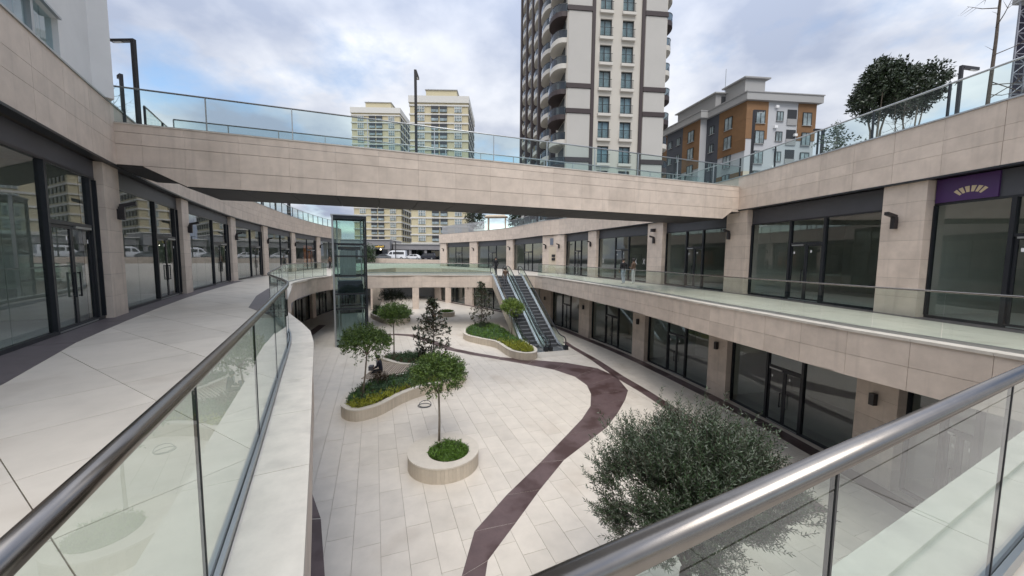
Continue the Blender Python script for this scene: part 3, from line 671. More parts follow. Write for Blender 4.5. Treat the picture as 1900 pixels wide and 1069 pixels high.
rp_in = offset(smooth_line([p for p in RPT if p[1] < 60], 1.4), -0.05)
railing('glass roof railing with dark posts on top of the right arcade', rp_in, PZ - 0.01, 1.0, 2.1, 0.03, gmat='clear_glass', post=0.045, chan=0.05, rail_mat='dull_steel', post_mat='black_metal')
lp_in = offset([p for p in smooth_line(LPT, 1.4) if p[1] > 13.5], 0.05)
railing('glass roof railing on top of the left arcade beyond the footbridge', lp_in, PZ - 0.01, 1.05, 1.9, 0.03, gmat='clear_glass', post=0.05, chan=0.05, rail_mat='dull_steel', post_mat='black_metal')

# ================================================================== ELEVATOR
EU, EWv = Vector((0.906, 0.423)), Vector((-0.423, 0.906)); E0 = Vector((-13.08, 27.1)); EW, ED = 2.36, 2.1; EZ = 4.72
lift = thing('glass_elevator', 'free-standing glass elevator shaft with dark steel frame in the plaza', 'elevator')
def EP(u, w): p = E0 + EU * u + EWv * w; return (p.x, p.y)
for (u, w, mt) in ((0.06, 0.06, 'dull_steel'), (EW - 0.06, 0.06, 'black_metal'), (0.06, ED - 0.06, 'black_metal'), (EW - 0.06, ED - 0.06, 'black_metal')):
    q = MB(); a, b = EP(u - 0.06, w), EP(u + 0.06, w); q.ext(a, b, -0.06, 0.06, ZP, EZ); q.build('corner_post', mt, lift)
lev = [ZP + 0.06, -2.15, -1.05, 0.30, 1.75, 2.65, EZ - 0.06]
for i, z in enumerate(lev):
    h = 0.05 if i not in (0, 6) else (0.06 if i == 0 else 0.06)
    hh = 0.16 if i == 6 else 0.06
    for (p, r) in ((EP(0.12, 0.06), EP(EW - 0.12, 0.06)), (EP(0.12, ED - 0.06), EP(EW - 0.12, ED - 0.06)), (EP(0.06, 0.12), EP(0.06, ED - 0.12)), (EP(EW - 0.06, 0.12), EP(EW - 0.06, ED - 0.12))):
        q = MB(); q.ext(p, r, -0.05, 0.05, z - hh, z + 0.06); q.build('beam', 'black_metal', lift)
for z0, z1 in zip(lev, lev[1:]):
    for (p, r) in ((EP(0.13, 0.06), EP(EW - 0.13, 0.06)), (EP(0.06, 0.13), EP(0.06, ED - 0.13)), (EP(EW - 0.06, 0.13), EP(EW - 0.06, ED - 0.13)), (EP(0.13, ED - 0.06), EP(EW - 0.13, ED - 0.06))):
        q = MB(); q.ext(p, r, -0.008, 0.008, z0 + 0.062, z1 - (0.17 if z1 > 4 else 0.062)); q.build('glass_panel', 'lift_glass', lift)
q = MB(); q.prism([EP(-0.04, -0.04), EP(EW + 0.04, -0.04), EP(EW + 0.04, ED + 0.04), EP(-0.04, ED + 0.04)], EZ + 0.001, EZ + 0.07); q.build('roof', 'dull_steel', lift)
for u in (0.35, EW - 0.35):
    q = MB(); q.ext(EP(u - 0.04, 1.0), EP(u + 0.04, 1.0), -0.03, 0.03, ZP + 0.05, EZ - 0.25); q.build('guide_rail', 'dull_steel', lift)
for zb in (0.05, ZP + 0.05):
    for k in range(4):
        q = MB(); q.ext(EP(0.5 + k * 0.29, ED - 0.2), EP(0.78 + k * 0.29, ED - 0.2), -0.02, 0.02, zb, zb + 2.15); q.build('landing_door', 'dull_steel', lift)
    q = MB(); q.ext(EP(0.2, ED - 0.22), EP(EW - 0.2, ED - 0.22), -0.06, 0.06, zb + 2.2, zb + 2.45); q.build('door_gear', 'black_metal', lift)
cab = MB()
cab.prism([EP(0.3, 0.35), EP(EW - 0.3, 0.35), EP(EW - 0.3, ED - 0.4), EP(0.3, ED - 0.4)], -1.0, -0.35); cab.prism([EP(0.35, 0.4), EP(EW - 0.35, 0.4), EP(EW - 0.35, ED - 0.45), EP(0.35, ED - 0.45)], -0.34, -0.1)
cab.build('lift_pit_beam', 'black_metal', lift)
for u in (0.62, 1.2):
    q = MB(); p = EP(u + 0.15, 0.9); q.box((*p, -2.45), 0.36, 0.3, 0.2, math.atan2(EU.y, EU.x)); q.build('counterweight', 'black_metal', lift)

# ================================================================== ESCALATORS
BC = Vector((2.6, 26.8)); ed = Vector((-0.317, 0.948)).normalized(); er = Vector((ed.y, -ed.x))
S0, RUN = 0.95, 8.66; TOPL = S0 + RUN
def ez(s): return ZP if s < S0 else (0.0 if s > TOPL else ZP + (s - S0) * 5.0 / RUN)
def ezs(s):   # rounded transitions
    return (ez(s - 0.35) + ez(s) + ez(s + 0.35)) / 3
def EPT(s, r, z): p = BC + ed * s + er * r; return (p.x, p.y, z)
def strip(mb, r0, r1, lo, hi, s0, s1, n=40, mi=0):
    ss = [s0 + (s1 - s0) * k / n for k in range(n + 1)]
    for a, b in zip(ss, ss[1:]):
        za, zb = ezs(a), ezs(b)
        mb.hexa([EPT(a, r0, za + lo), EPT(a, r1, za + lo), EPT(b, r1, zb + lo), EPT(b, r0, zb + lo), EPT(a, r0, za + hi), EPT(a, r1, za + hi), EPT(b, r1, zb + hi), EPT(b, r0, zb + hi)], mi)
def escalator(rc, label):
    t = thing('escalator', label, 'escalator')
    hw = 0.50
    m = MB(); strip(m, rc - 0.74, rc + 0.74, -1.0, -0.12, 1.3, TOPL - 0.1); m.build('truss', 'planter_stone', t)
    for sg in (-1, 1):
        lo_, hi_ = sorted((rc + sg * 0.52, rc + sg * 0.74))
        m = MB(); strip(m, lo_, hi_, -0.12, 0.16, -0.15, TOPL + 0.7); m.build('skirt_deck', 'bright_steel', t)
        c = rc + sg * 0.63
        m = MB(); strip(m, c - 0.008, c + 0.008, 0.162, 0.86, 0.15, TOPL + 0.45); m.build('balustrade_glass', 'rail_glass', t)
        pts = []
        for k in range(9):
            a = -math.pi / 2 - math.pi * k / 8 * 0.999; pts.append(EPT(0.15 + 0.36 * math.cos(a), c, ZP + 0.55 + 0.36 * math.sin(a)))
        ss = [0.3 + (TOPL + 0.3) * k / 44 for k in range(45)]
        pts += [EPT(s, c, ezs(s) + 0.91) for s in ss]
        for k in range(1, 9):
            a = math.pi / 2 - math.pi * k / 8; pts.append(EPT(TOPL + 0.6 + 0.36 * math.cos(a), c, 0.55 + 0.36 * math.sin(a)))
        m = MB(); m.tube(pts, 0.04, 8); m.build('handrail', 'rubber', t, smooth=True)
        m = MB(); p = EPT(-0.2, c, ZP + 0.16); m.box(p, 0.26, 0.34, 0.3, math.atan2(er.y, er.x)); m.build('newel_box', 'black_metal', t)
    n = 23; d = RUN / (n - 1); h = 5.0 / (n - 1)
    st = None
    for k in range(n - 1):
        s = S0 + k * d; z = ZP + (k + 1) * h
        if st is None:
            m = MB(); a = math.atan2(er.y, er.x)
            m.box((0, 0, -h / 2 - 0.01), 1.0, d + 0.02, h, a); m.box((-ed.x * (d / 2 + 0.012), -ed.y * (d / 2 + 0.012), -0.02), 1.0, 0.03, 0.035, a, 1)
            st = m.build('step', ['step_edge', 'step_metal'], t); o = st
        else: o = link_copy(st, t, (0, 0, 0))
        o.location = EPT(s + d / 2, rc, z)
    for s0, s1, z in ((-0.75, S0, ZP + 0.01), (TOPL, TOPL + 1.0, 0.012)):
        m = MB(); m.hexa([EPT(s0, rc - 0.5, z - 0.02), EPT(s0, rc + 0.5, z - 0.02), EPT(s1, rc + 0.5, z - 0.02), EPT(s1, rc - 0.5, z - 0.02), EPT(s0, rc - 0.5, z), EPT(s0, rc + 0.5, z), EPT(s1, rc + 0.5, z), EPT(s1, rc - 0.5, z)]); m.build('landing_plate', 'dull_steel', t)
    return t
escalator(-0.80, 'left escalator of the pair, with two riders near its top')
escalator(0.80, 'right escalator of the pair, empty, next to the lower shops')
m = MB(); m.hexa([EPT(-1.7, -1.7, ZP + 0.004), EPT(-1.7, 1.9, ZP + 0.004), EPT(-0.4, 1.9, ZP + 0.004), EPT(-0.4, -1.7, ZP + 0.004), EPT(-1.7, -1.7, ZP + 0.012), EPT(-1.7, 1.9, ZP + 0.012), EPT(-0.4, 1.9, ZP + 0.012), EPT(-0.4, -1.7, ZP + 0.012)])
m.build('landing_slab', 'paving_grey', plaza_o)

# ================================================================== PLANTS
def leaf(mb, p, d, n, L, W, mi=0):
    d = d.normalized(); s = d.cross(n)
    if s.length < 1e-4: s = d.cross(Vector((0.3, 0.8, 0.5)))
    s = s.normalized() * W / 2; up = s.cross(d).normalized() * W * 0.18
    mb.add([p, p + d * L * 0.45 + s - up * 0, p + d * L, p + d * L * 0.45 - s + up], [(0, 1, 2, 3)], mi)
def rv(rr):
    while True:
        v = Vector((rr.uniform(-1, 1), rr.uniform(-1, 1), rr.uniform(-1, 1)))
        if 0.05 < v.length < 1: return v.normalized()
def clump_crown(mb, rr, c, rad, nclump, per, L, W, mats=1, flat=1.0, shell=0.55, seeds=None, top_bias=0.0, lump=0.36):
    """leaves gathered in twig clumps through an uneven ellipsoid volume"""
    lob = [(rv(rr), rr.uniform(-1, 1)) for _ in range(7)]
    for _ in range(nclump):
        v = rv(rr)
        if v.z < -0.25 and rr.random() < top_bias: v.z = -v.z * 0.6
        f = 1 + lump * sum(a * max(0, v.dot(b)) ** 3 for b, a in lob)
        r = (shell + (1 - shell) * rr.random() ** 0.6) * f
        cc = Vector((c[0] + v.x * rad[0] * r, c[1] + v.y * rad[1] * r, c[2] + v.z * rad[2] * r))
        axis = (v + rv(rr) * 0.6 + Vector((0, 0, 0.25))).normalized(); mi = rr.randrange(mats) if mats > 1 else 0
        ln = L * rr.uniform(2.0, 3.6)
        for k in range(per):
            p = cc + axis * ln * (k / per - 0.4) + rv(rr) * L * 0.35
            leaf(mb, p, (axis * 0.7 + rv(rr)).normalized(), rv(rr), L * rr.uniform(0.7, 1.25), W * rr.uniform(0.8, 1.2), mi)
def limbs(mb, rr, base, top_c, rad, n, r0):
    for k in range(n):
        a = 2 * math.pi * (k + rr.random() * 0.6) / n; e = Vector((top_c[0] + rad[0] * 0.62 * math.cos(a), top_c[1] + rad[1] * 0.62 * math.sin(a), top_c[2] + rad[2] * rr.uniform(-0.1, 0.55)))
        b = Vector(base); mid = b.lerp(e, 0.5) + Vector((0, 0, 0.10)) + rv(rr) * 0.06
        mb.tube([b, mid, e], [r0, r0 * 0.6, r0 * 0.2], 6)
def topiary(label, x, y, zb, ht, rad, seed, lm='leaf_topiary', lm2='leaf_bright', group=None, ncl=1050, r0=0.045, lean=(0, 0), L=0.085):
    rr = random.Random(seed); t = thing('standard_tree', label, 'tree', group=group)
    c = (x + lean[0], y + lean[1], zb + ht + rad[2] * 0.75); m = MB()
    m.tube([(x, y, zb - 0.1), (x + lean[0] * 0.4 + 0.02, y, zb + ht * 0.5), (x + lean[0] * 0.8, y + lean[1] * 0.8, zb + ht)], [r0, r0 * 0.85, r0 * 0.75], 8)
    limbs(m, rr, (x + lean[0] * 0.8, y + lean[1] * 0.8, zb + ht - 0.04), c, rad, 7, r0 * 0.6); m.build('trunk', 'pale_bark', t, smooth=True)
    cr = MB(); clump_crown(cr, rr, c, rad, ncl, 13, L, L * 0.42, mats=2, shell=0.5, top_bias=0.8); cr.build('crown', [lm, lm2], t)
    return t
ZT = ZP + 0.5
topiary('round-crowned standard tree at the front left end of the large curved planter', -6.71, 16.3, ZT - 0.05, 1.98, (1.08, 1.02, 0.70), 21, lean=(0.32, 0.0))
topiary('slim standard tree at the back of the large curved planter, beside the elevator', -7.45, 23.15, ZT - 0.05, 2.1, (0.95, 0.95, 0.74), 22)
topiary('standard tree with dense round crown growing from the small round planter', -2.45, 12.25, ZT - 0.05, 1.75, (0.86, 0.86, 0.78), 23, r0=0.042, L=0.08)
topiary('small bright yellow-green ball-crowned tree in front of the escalators', 0.0, 29.6, ZT - 0.05, 1.65, (0.95, 0.95, 0.78), 24, 'leaf_yellow', 'leaf_bright')
def magnolia(label, x, y, zb, h, wid, seed, n=200):
    rr = random.Random(seed); t = thing('magnolia_tree', label, 'tree'); m = MB()
    m.tube([(x, y, zb - 0.1), (x + 0.05, y, zb + h * 0.5), (x, y, zb + h * 0.97)], [0.045, 0.03, 0.008], 7); cr = MB()
    for k in range(n):
        f = rr.random() ** 0.8; z = zb + 0.25 + f * (h - 0.25); w = wid * (0.55 + 0.75 * math.sin(math.pi * min(1, f * 1.02 + 0.08))) * (1 - 0.55 * f * f)
        a = rr.uniform(0, 6.283); q = rr.random() ** 0.5 * w; b = Vector((x, y, z - 0.12)); e = Vector((x + q * math.cos(a), y + q * math.sin(a), z + 0.06))
        if q > 0.15: m.tube([b, e], [0.012, 0.004], 4, cap=False)
        ax = (e - b + Vector((0, 0, 0.15))).normalized()
        for j in range(7):
            leaf(cr, e + rv(rr) * 0.05, (ax * 0.5 + rv(rr)).normalized(), rv(rr), rr.uniform(0.15, 0.22), 0.075, 0 if rr.random() < 0.82 else 1)
    m.build('trunk', 'bark', t); cr.build('crown', ['leaf_magnolia', 'leaf_brown'], t); return t
magnolia('tall dark glossy-leaved magnolia at the back of the large curved planter', -4.75, 22.2, ZT - 0.05, 3.75, 1.0, 31, 260)
magnolia('dark slender magnolia in the planter left of the escalators', -2.75, 33.3, ZT - 0.05, 4.0, 0.95, 32, 200)
# olive tree close to the camera
def olive(label, x, y, zb, seed):
    rr = random.Random(seed); t = thing('olive_tree', label, 'tree'); m = MB(); cr = MB()
    cz = -1.98; fork = Vector((x, y, -3.2)); m.tube([(x + 0.1, y, zb), (x - 0.05, y + 0.05, -4.0), fork], [0.13, 0.10, 0.09], 10)
    c = Vector((x, y, cz)); rad = Vector((1.2, 1.02, 0.84))
    for b in range(16):
        a = 2 * math.pi * b / 16 + rr.uniform(-0.2, 0.2); el = rr.uniform(-0.15, 0.95)
        e = c + Vector((rad.x * math.cos(a) * math.cos(el) * 0.8, rad.y * math.sin(a) * math.cos(el) * 0.8, rad.z * math.sin(el) * 0.8))
        m.tube([fork, fork.lerp(e, 0.5) + Vector((0, 0, 0.2)), e], [0.03, 0.015, 0.005], 5, cap=False)
    cents = []
    for k in range(105):
        v = rv(rr)
        if v.z < -0.5: v.z *= -1
        q = (0.25 + 0.80 * rr.random() ** 0.6) * rr.uniform(0.85, 1.12); cents.append((v, Vector((v.x * rad.x * q, v.y * rad.y * q, v.z * rad.z * q)), q))
        m.tube([fork, c + cents[-1][1] * 0.55, c + cents[-1][1]], [0.02, 0.012, 0.004], 4, cap=False)
    for k in range(6800):
        v, off, r = rr.choice(cents)
        p0 = c + off + Vector((rr.gauss(0, .12), rr.gauss(0, .12), rr.gauss(0, .10)))
        ax = (v * 0.8 + Vector((0, 0, 0.75)) + rv(rr) * 0.55).normalized(); ln = rr.uniform(0.18, 0.42) * (1.7 if v.z > 0.4 and r > 0.85 and rr.random() < 0.25 else 1.0); side = ax.cross(rv(rr)).normalized()
        nl = int(ln / 0.016); mi = 1 if rr.random() < 0.22 else 0
        cr.tube([p0, p0 + ax * ln], [0.004, 0.0015], 3, 2, cap=False)
        for j in range(nl):
            s = 1 if j % 2 else -1; q = side if (j // 2) % 2 else ax.cross(side)
            d = (ax * 0.75 + q * s * 0.8 + rv(rr) * 0.25).normalized()
            leaf(cr, p0 + ax * ln * j / nl, d, rv(rr), rr.uniform(0.048, 0.078), rr.uniform(0.0125, 0.0185), mi if rr.random() < 0.8 else 1 - mi)
    m.build('trunk', 'bark', t, smooth=True); cr.build('crown', ['leaf_olive', 'leaf_olive_pale', 'bark'], t); return t
olive('bushy grey-green olive tree just beyond the foreground handrail', 2.85, 5.6, ZP, 41)

# planters with stone walls, copings, soil and ground cover
def planter(name, label, outline, h, step=0.12, wallw=0.24, smooth=True):
    pl = smooth_line(outline, step, closed=True) if smooth else outline
    if area(pl) < 0: pl = pl[::-1]
    t = thing(name, label, 'planter'); n = len(pl); w = MB(); inn = offset(pl, wallw, True); rr = random.Random(5)
    for i in range(n):
        a, b = pl[i], pl[(i + 1) % n]; k = 0.014; A, B = lerp2(a, b, k), lerp2(a, b, 1 - k); e = rr.uniform(-0.003, 0.003)
        w.ext(A, B, -0.0 + e * 0, 0.03, ZP - 0.01, ZP + h - 0.05, 1)
    w.build('wall_strips', 'planter_stone', t)
    w = MB(); ic = offset(pl, 0.028, True)
    for i in range(n):
        j = (i + 1) % n
        w.add([(*ic[i], ZP - 0.01), (*ic[j], ZP - 0.01), (*ic[j], ZP + h - 0.05), (*ic[i], ZP + h - 0.05)], [(0, 1, 2, 3)])
    w.build('wall_core', 'planter_core', t)
    w = MB(); oc = offset(pl, -0.015, True)
    for i in range(n):
        j = (i + 1) % n
        w.hexa([(*oc[i], ZP + h - 0.05), (*oc[j], ZP + h - 0.05), (*inn[j], ZP + h - 0.05), (*inn[i], ZP + h - 0.05), (*oc[i], ZP + h), (*oc[j], ZP + h), (*inn[j], ZP + h), (*inn[i], ZP + h)])
    w.build('rim', 'planter_top', t)
    s = MB(); s.sheet(offset(pl, wallw - 0.05, True), ZP + h - 0.07); s.build('soil', 'soil', t)
    return t, inn
def cover(parent, poly, z, dens, rr, hmin, hmax, mats, pick, name='ground_cover', L=0.16, W=0.03, n=11, upright=0.8):
    xs = [p[0] for p in poly]; ys = [p[1] for p in poly]; m = MB(); A = (max(xs) - min(xs)) * (max(ys) - min(ys))
    for _ in range(int(A * dens)):
        p = (rr.uniform(min(xs), max(xs)), rr.uniform(min(ys), max(ys)))
        if not inside(p, poly): continue
        mi = pick(p); hh = rr.uniform(hmin, hmax)
        for k in range(n):
            d = (Vector((0, 0, upright)) + rv(rr)).normalized()
            if d.z < 0: d.z = -d.z * 0.3
            leaf(m, Vector((p[0] + rr.uniform(-.05, .05), p[1] + rr.uniform(-.05, .05), z + hh * rr.random())), d, rv(rr), L * rr.uniform(0.6, 1.3), W * rr.uniform(.7, 1.4), mi)
    o = m.build(name, mats, parent); o['kind'] = 'stuff'; return o
def bush(label, x, y, z, rad, seed, matn, ncl=90, L=0.09, W=0.03, cat='shrub', per=12):
    rr = random.Random(seed); t = thing('shrub', label, cat); m = MB(); m.tube([(x, y, z - 0.05), (x, y, z + rad[2])], [0.03, 0.01], 6); m.build('stem', 'bark', t)
    c = MB(); clump_crown(c, rr, (x, y, z + rad[2] * 0.85), rad, ncl, per, L, W, shell=0.35); c.build('foliage', [matn], t); return t
big = [(-7.27, 15.41), (-6.92, 14.97), (-6.53, 14.76), (-6.1, 14.84), (-5.55, 15.45), (-5.05, 16.62), (-4.33, 17.68), (-3.41, 18.32), (-2.78, 18.95), (-2.5, 20.1), (-2.95, 21.5), (-4.1, 22.9), (-5.3, 23.7), (-6.45, 23.85), (-7.6, 23.5), (-8.22, 23.0), (-8.05, 22.55), (-6.7, 21.5), (-5.6, 21.2), (-5.3, 20.6), (-5.5, 20.0), (-6.0, 19.55), (-6.8, 18.8), (-7.2, 18.2), (-7.5, 17.4), (-7.52, 16.4)]
tb, ib = planter('curved_planter', 'large curved stone planter with a slatted bench notch in the plaza centre', big, 0.5)
rr = random.Random(77)
def pick_big(p):
    front = p[0] * 0.5 + (p[1] - 18.6) * -0.45 + 2.35    # yellow grass hugs the front edge
    k = rr.random()
    if p[1] < 20 and front > 0.38 + rr.uniform(-0.25, 0.25): return 1
    if p[1] > 20.5: return 0 if k < 0.6 else 3
    if p[1] < 15.7 and k < 0.5: return 1
    return 0 if k < 0.72 else (2 if k < 0.9 else 3)
cover(tb, ib, ZT - 0.07, 95, rr, 0.04, 0.26, ['leaf_juniper', 'leaf_grass', 'leaf_cover', 'leaf_brown'], pick_big)
bush('reddish-brown shrub beside the seated person', -6.55, 18.15, ZT - 0.05, (0.36, 0.32, 0.3), 51, 'leaf_brown')
bush('dark green rounded shrub in front of the slatted bench', -5.05, 19.35, ZT - 0.05, (0.55, 0.45, 0.36), 52, 'leaf_juniper', 130)
bush('low dark juniper spreading at the back of the large planter', -6.2, 22.6, ZT - 0.05, (0.75, 0.6, 0.25), 53, 'leaf_juniper', 150)
def cone(label, x, y, z, h, r, seed):
    rr2 = random.Random(seed); t = thing('conifer', label, 'shrub'); m = MB(); m.tube([(x, y, z - 0.05), (x, y, z + h * 0.9)], [0.04, 0.01], 6); m.build('stem', 'bark', t); c = MB()
    for k in range(900):
        f = rr2.random(); a = rr2.uniform(0, 6.283); q = r * (1 - f) * rr2.uniform(0.6, 1.05); leaf(c, Vector((x + q * math.cos(a), y + q * math.sin(a), z + f * h)), Vector((math.cos(a), math.sin(a), 0.9)) + rv(rr2) * 0.5, rv(rr2), 0.11, 0.03)
    c.build('foliage', ['leaf_dark'], t)
cone('small dark cone-shaped conifer beside the magnolia in the large planter', -5.45, 22.3, ZT - 0.05, 0.85, 0.38, 54)
# slatted bench between the two arms of the planter
bench = thing('slatted_bench', 'slatted wooden bench set in the notch of the large planter', 'bench')
nb = 18
for k in range(nb):
    f = k / (nb - 1); x = -7.75 + f * 2.2; y0 = 18.75 + max(0.0, (x + 7.2)) * 0.72 + (0.1 if x < -7.2 else 0); y1 = 21.95 - (x + 7.75) * 0.30
    if x > -7.2: y0 = 18.95 + (x + 7.2) * 0.78
    q = MB(); q.ext((x, y0), (x - 0.02, y1), -0.035, 0.035, ZT - 0.09, ZT - 0.04); q.build('slat', 'wood', bench)
for y in (19.4, 20.9):
    q = MB(); q.ext((-7.6, y), (-5.7, y + 0.1), -0.03, 0.03, ZP + 0.005, ZT - 0.092); q.build('support', 'black_metal', bench)
# near round planter
cx, cy, rad_ = -2.2, 11.72, 1.14
rt = thing('round_planter', 'small round stone planter holding one standard tree in the foreground', 'planter'); n = 60
w = MB(); w2 = MB()
for k in range(n):
    a0, a1 = 2 * math.pi * (k + 0.014) / n, 2 * math.pi * (k + 0.986) / n
    w.ext((cx + rad_ * math.cos(a1), cy + rad_ * math.sin(a1)), (cx + rad_ * math.cos(a0), cy + rad_ * math.sin(a0)), -0.03, 0.0, ZP - 0.01, ZT - 0.05)
w.build('wall_strips', 'planter_stone', rt)
w2.lathe((cx, cy, 0), [(rad_ - 0.03, ZP - 0.01), (rad_ - 0.03, ZT - 0.05)], 60); w2.build('wall_core', 'planter_core', rt)
so = Vector((-2.02, 11.62)); rs = 0.66; w = MB(); seg = 60
vv = []
for z in (ZT - 0.05, ZT):
    vv += [(cx + (rad_ + 0.015) * math.cos(2 * math.pi * k / seg), cy + (rad_ + 0.015) * math.sin(2 * math.pi * k / seg), z) for k in range(seg)]
    vv += [(so.x + rs * math.cos(2 * math.pi * k / seg), so.y + rs * math.sin(2 * math.pi * k / seg), z) for k in range(seg)]
fs = []
for k in range(seg):
    j = (k + 1) % seg; fs += [(2 * seg + k, 2 * seg + j, 3 * seg + j, 3 * seg + k), (k, j, 2 * seg + j, 2 * seg + k), (3 * seg + k, 3 * seg + j, seg + j, seg + k)]
w.add(vv, fs); w.build('rim', 'planter_top', rt)
circ = [(so.x + rs * math.cos(2 * math.pi * k / 24), so.y + rs * math.sin(2 * math.pi * k / 24)) for k in range(24)]
s = MB(); s.sheet([(so.x + (rs + 0.03) * math.cos(2 * math.pi * k / 24), so.y + (rs + 0.03) * math.sin(2 * math.pi * k / 24)) for k in range(24)], ZT - 0.1); s.build('soil', 'soil', rt)
cover(rt, [(so.x + (p[0] - so.x) * 0.94, so.y + (p[1] - so.y) * 0.94) for p in circ], ZT - 0.1, 420, rr, 0.05, 0.24, ['leaf_cover', 'leaf_topiary'], lambda p: 0 if rr.random() < 0.75 else 1, L=0.10, W=0.022)
# planter beside the escalators
te, ie = planter('curved_planter', 'wavy stone planter with grass at the foot of the escalators', [(-4.1, 31.0), (-3.6, 29.6), (-2.46, 28.5), (-1.2, 27.4), (-0.45, 25.6), (0.1, 24.6), (0.9, 24.1), (1.6, 24.35), (1.75, 25.4), (1.3, 26.8), (0.75, 28.4), (-0.1, 31.0), (-0.9, 33.6), (-1.8, 35.0), (-3.2, 34.7), (-4.0, 33.2)], 0.5)
cover(te, ie, ZT - 0.07, 80, rr, 0.04, 0.22, ['leaf_cover', 'leaf_juniper', 'leaf_grass'], lambda p: 2 if p[1] < 27.5 + rr.uniform(-1.5, 1) else (0 if rr.random() < 0.6 else 1))
bush('dark clipped shrub under the slender magnolia', -2.5, 32.6, ZT - 0.05, (0.5, 0.45, 0.42), 55, 'leaf_dark', 90)
tf, i_f = planter('curved_planter', 'far stone planter with low plants behind the elevator', [(-15.9, 41.5), (-13.9, 38.2), (-11.9, 36.6), (-10.6, 38.0), (-12.0, 42.0), (-15.0, 44.0)], 0.5, step=0.3)
cover(tf, i_f, ZT - 0.07, 30, rr, 0.05, 0.3, ['leaf_cover', 'leaf_juniper'], lambda p: rr.randrange(2), L=0.26, W=0.06)
topiary('dark leafy tree in the far planter behind the elevator', -12.6, 39.2, ZT - 0.05, 1.2, (1.3, 1.3, 1.0), 25, 'leaf_dark', 'leaf_magnolia', ncl=200, L=0.15)
bush('rounded dark bush in the far planter next to the elevator', -14.6, 40.4, ZT - 0.05, (0.7, 0.7, 0.6), 56, 'leaf_juniper', 80, L=0.15, W=0.05)
tg, ig = planter('round_planter', 'far low round planter with clipped green top', [(-7.5 + 0.95 * math.cos(k * math.pi / 6), 42.3 + 0.95 * math.sin(k * math.pi / 6)) for k in range(12)], 0.5, step=0.2)
cover(tg, ig, ZT - 0.07, 90, rr, 0.05, 0.2, ['leaf_cover'], lambda p: 0, L=0.2, W=0.05)
# hose ring left on the paving
hz = MB()
for dx_, r_, zz, ang in ((0, 0.25, 0.02, 0), (0.03, 0.24, 0.05, 0.1)):
    hz.tube([(-3.95 + dx_ + r_ * 1.15 * math.cos(a * math.pi / 14), 16.45 + r_ * math.sin(a * math.pi / 14), ZP + zz + (0.12 * max(0, math.sin(a * math.pi / 14)) if zz > 0.03 else 0)) for a in range(28)], 0.014, 6)
tag(hz.build('hose_ring', 'hose', smooth=True), 'coil of dark hose lying on the paving beside the large planter', 'hose')
# ================================================================== WALL LAMPS
def wall_lamp(label, P, nrm, z, style, group):
    t = thing('wall_lamp', label, 'lamp', (P[0], P[1], z), group); a = math.atan2(nrm[1], nrm[0])
    n = Vector((nrm[0], nrm[1], 0)); m = MB()
    if style == 'hook':
        m.box((n.x * 0.10, n.y * 0.10, -0.02), 0.13, 0.13, 0.38, a); m.build('body', 'lamp_black', t)
        m = MB(); c0 = n * 0.06 + Vector((0, 0, 0.19)); c1 = n * 0.42 + Vector((0, 0, 0.29)); s = Vector((-n.y, n.x, 0)) * 0.066; u = Vector((0, 0, 0.05))
        m.hexa([c0 - s - u, c0 + s - u, c1 + s - u, c1 - s - u, c0 - s + u, c0 + s + u, c1 + s + u, c1 - s + u]); m.build('arm', 'lamp_black', t)
        m = MB(); m.box((n.x * 0.012, n.y * 0.012, -0.05), 0.024, 0.09, 0.3, a); m.build('bracket', 'lamp_black', t)
    else:
        m.box((n.x * 0.09, n.y * 0.09, 0), 0.14, 0.15, 0.36, a); m.build('body', 'lamp_black', t)
        m = MB(); m.box((n.x * 0.01, n.y * 0.01, 0), 0.02, 0.1, 0.2, a); m.build('bracket', 'lamp_black', t)
ords = ['nearest', 'second', 'third', 'fourth', 'fifth', 'sixth', 'seventh', 'eighth', 'ninth']
def pier_lamp(ends, idx, tpos, z, side, style, label, group):
    A, B = ends[idx]; dx, dy = B[0] - A[0], B[1] - A[1]; l = math.hypot(dx, dy); nr = (-dy / l * side, dx / l * side); p = lerp2(A, B, tpos); wall_lamp(label, p, nr, z, style, group)
for k, i in enumerate(range(1, 7)): pier_lamp(eL, i, 0.75, 3.0, -1, 'hook', 'black hooked wall lamp on the %s pillar of the left upper arcade' % ords[k], 'hooked wall lamps')
for k, i in enumerate((1, 2, 3, 4)): pier_lamp(eR, i, (0.62, 0.8, 0.5, 0.6)[k], 3.05, 1, 'hook', 'black hooked wall lamp on the %s pillar of the right upper arcade' % ords[k], 'hooked wall lamps')
for tp, w_ in ((0.2, 'right of'), (0.82, 'left of')): pier_lamp(eR, 5, tp, 3.0, 1, 'hook', 'black hooked wall lamp %s the beige service door in the wide pier' % w_, 'hooked wall lamps')
for k, i in enumerate((6, 7, 8)): pier_lamp(eR, i, 0.4, 3.0, 1, 'hook', 'small black hooked wall lamp on the %s far pillar past the wide pier' % ('first', 'second', 'last')[k], 'hooked wall lamps')
for k, i in enumerate((1, 2, 3, 4, 5, 7)): pier_lamp(eLR, i, 0.5, -2.45, 1, 'box', 'black box wall lamp on the %s pillar of the lower right shops' % ords[k], 'box wall lamps')
m_ = eR[3]; q = thing('security_camera', 'black dome security camera above the lamp on the third right pillar', 'camera'); c = lerp2(*m_, 0.45)
mm = MB(); mm.box((c[0] - 0.22, c[1] - 0.05, 3.75), 0.28, 0.2, 0.22, 0.3); mm.build('housing', 'lamp_black', q); mm = MB(); mm.box((c[0] - 0.06, c[1], 3.86), 0.3, 0.06, 0.05, 0.3); mm.build('bracket', 'dull_steel', q)

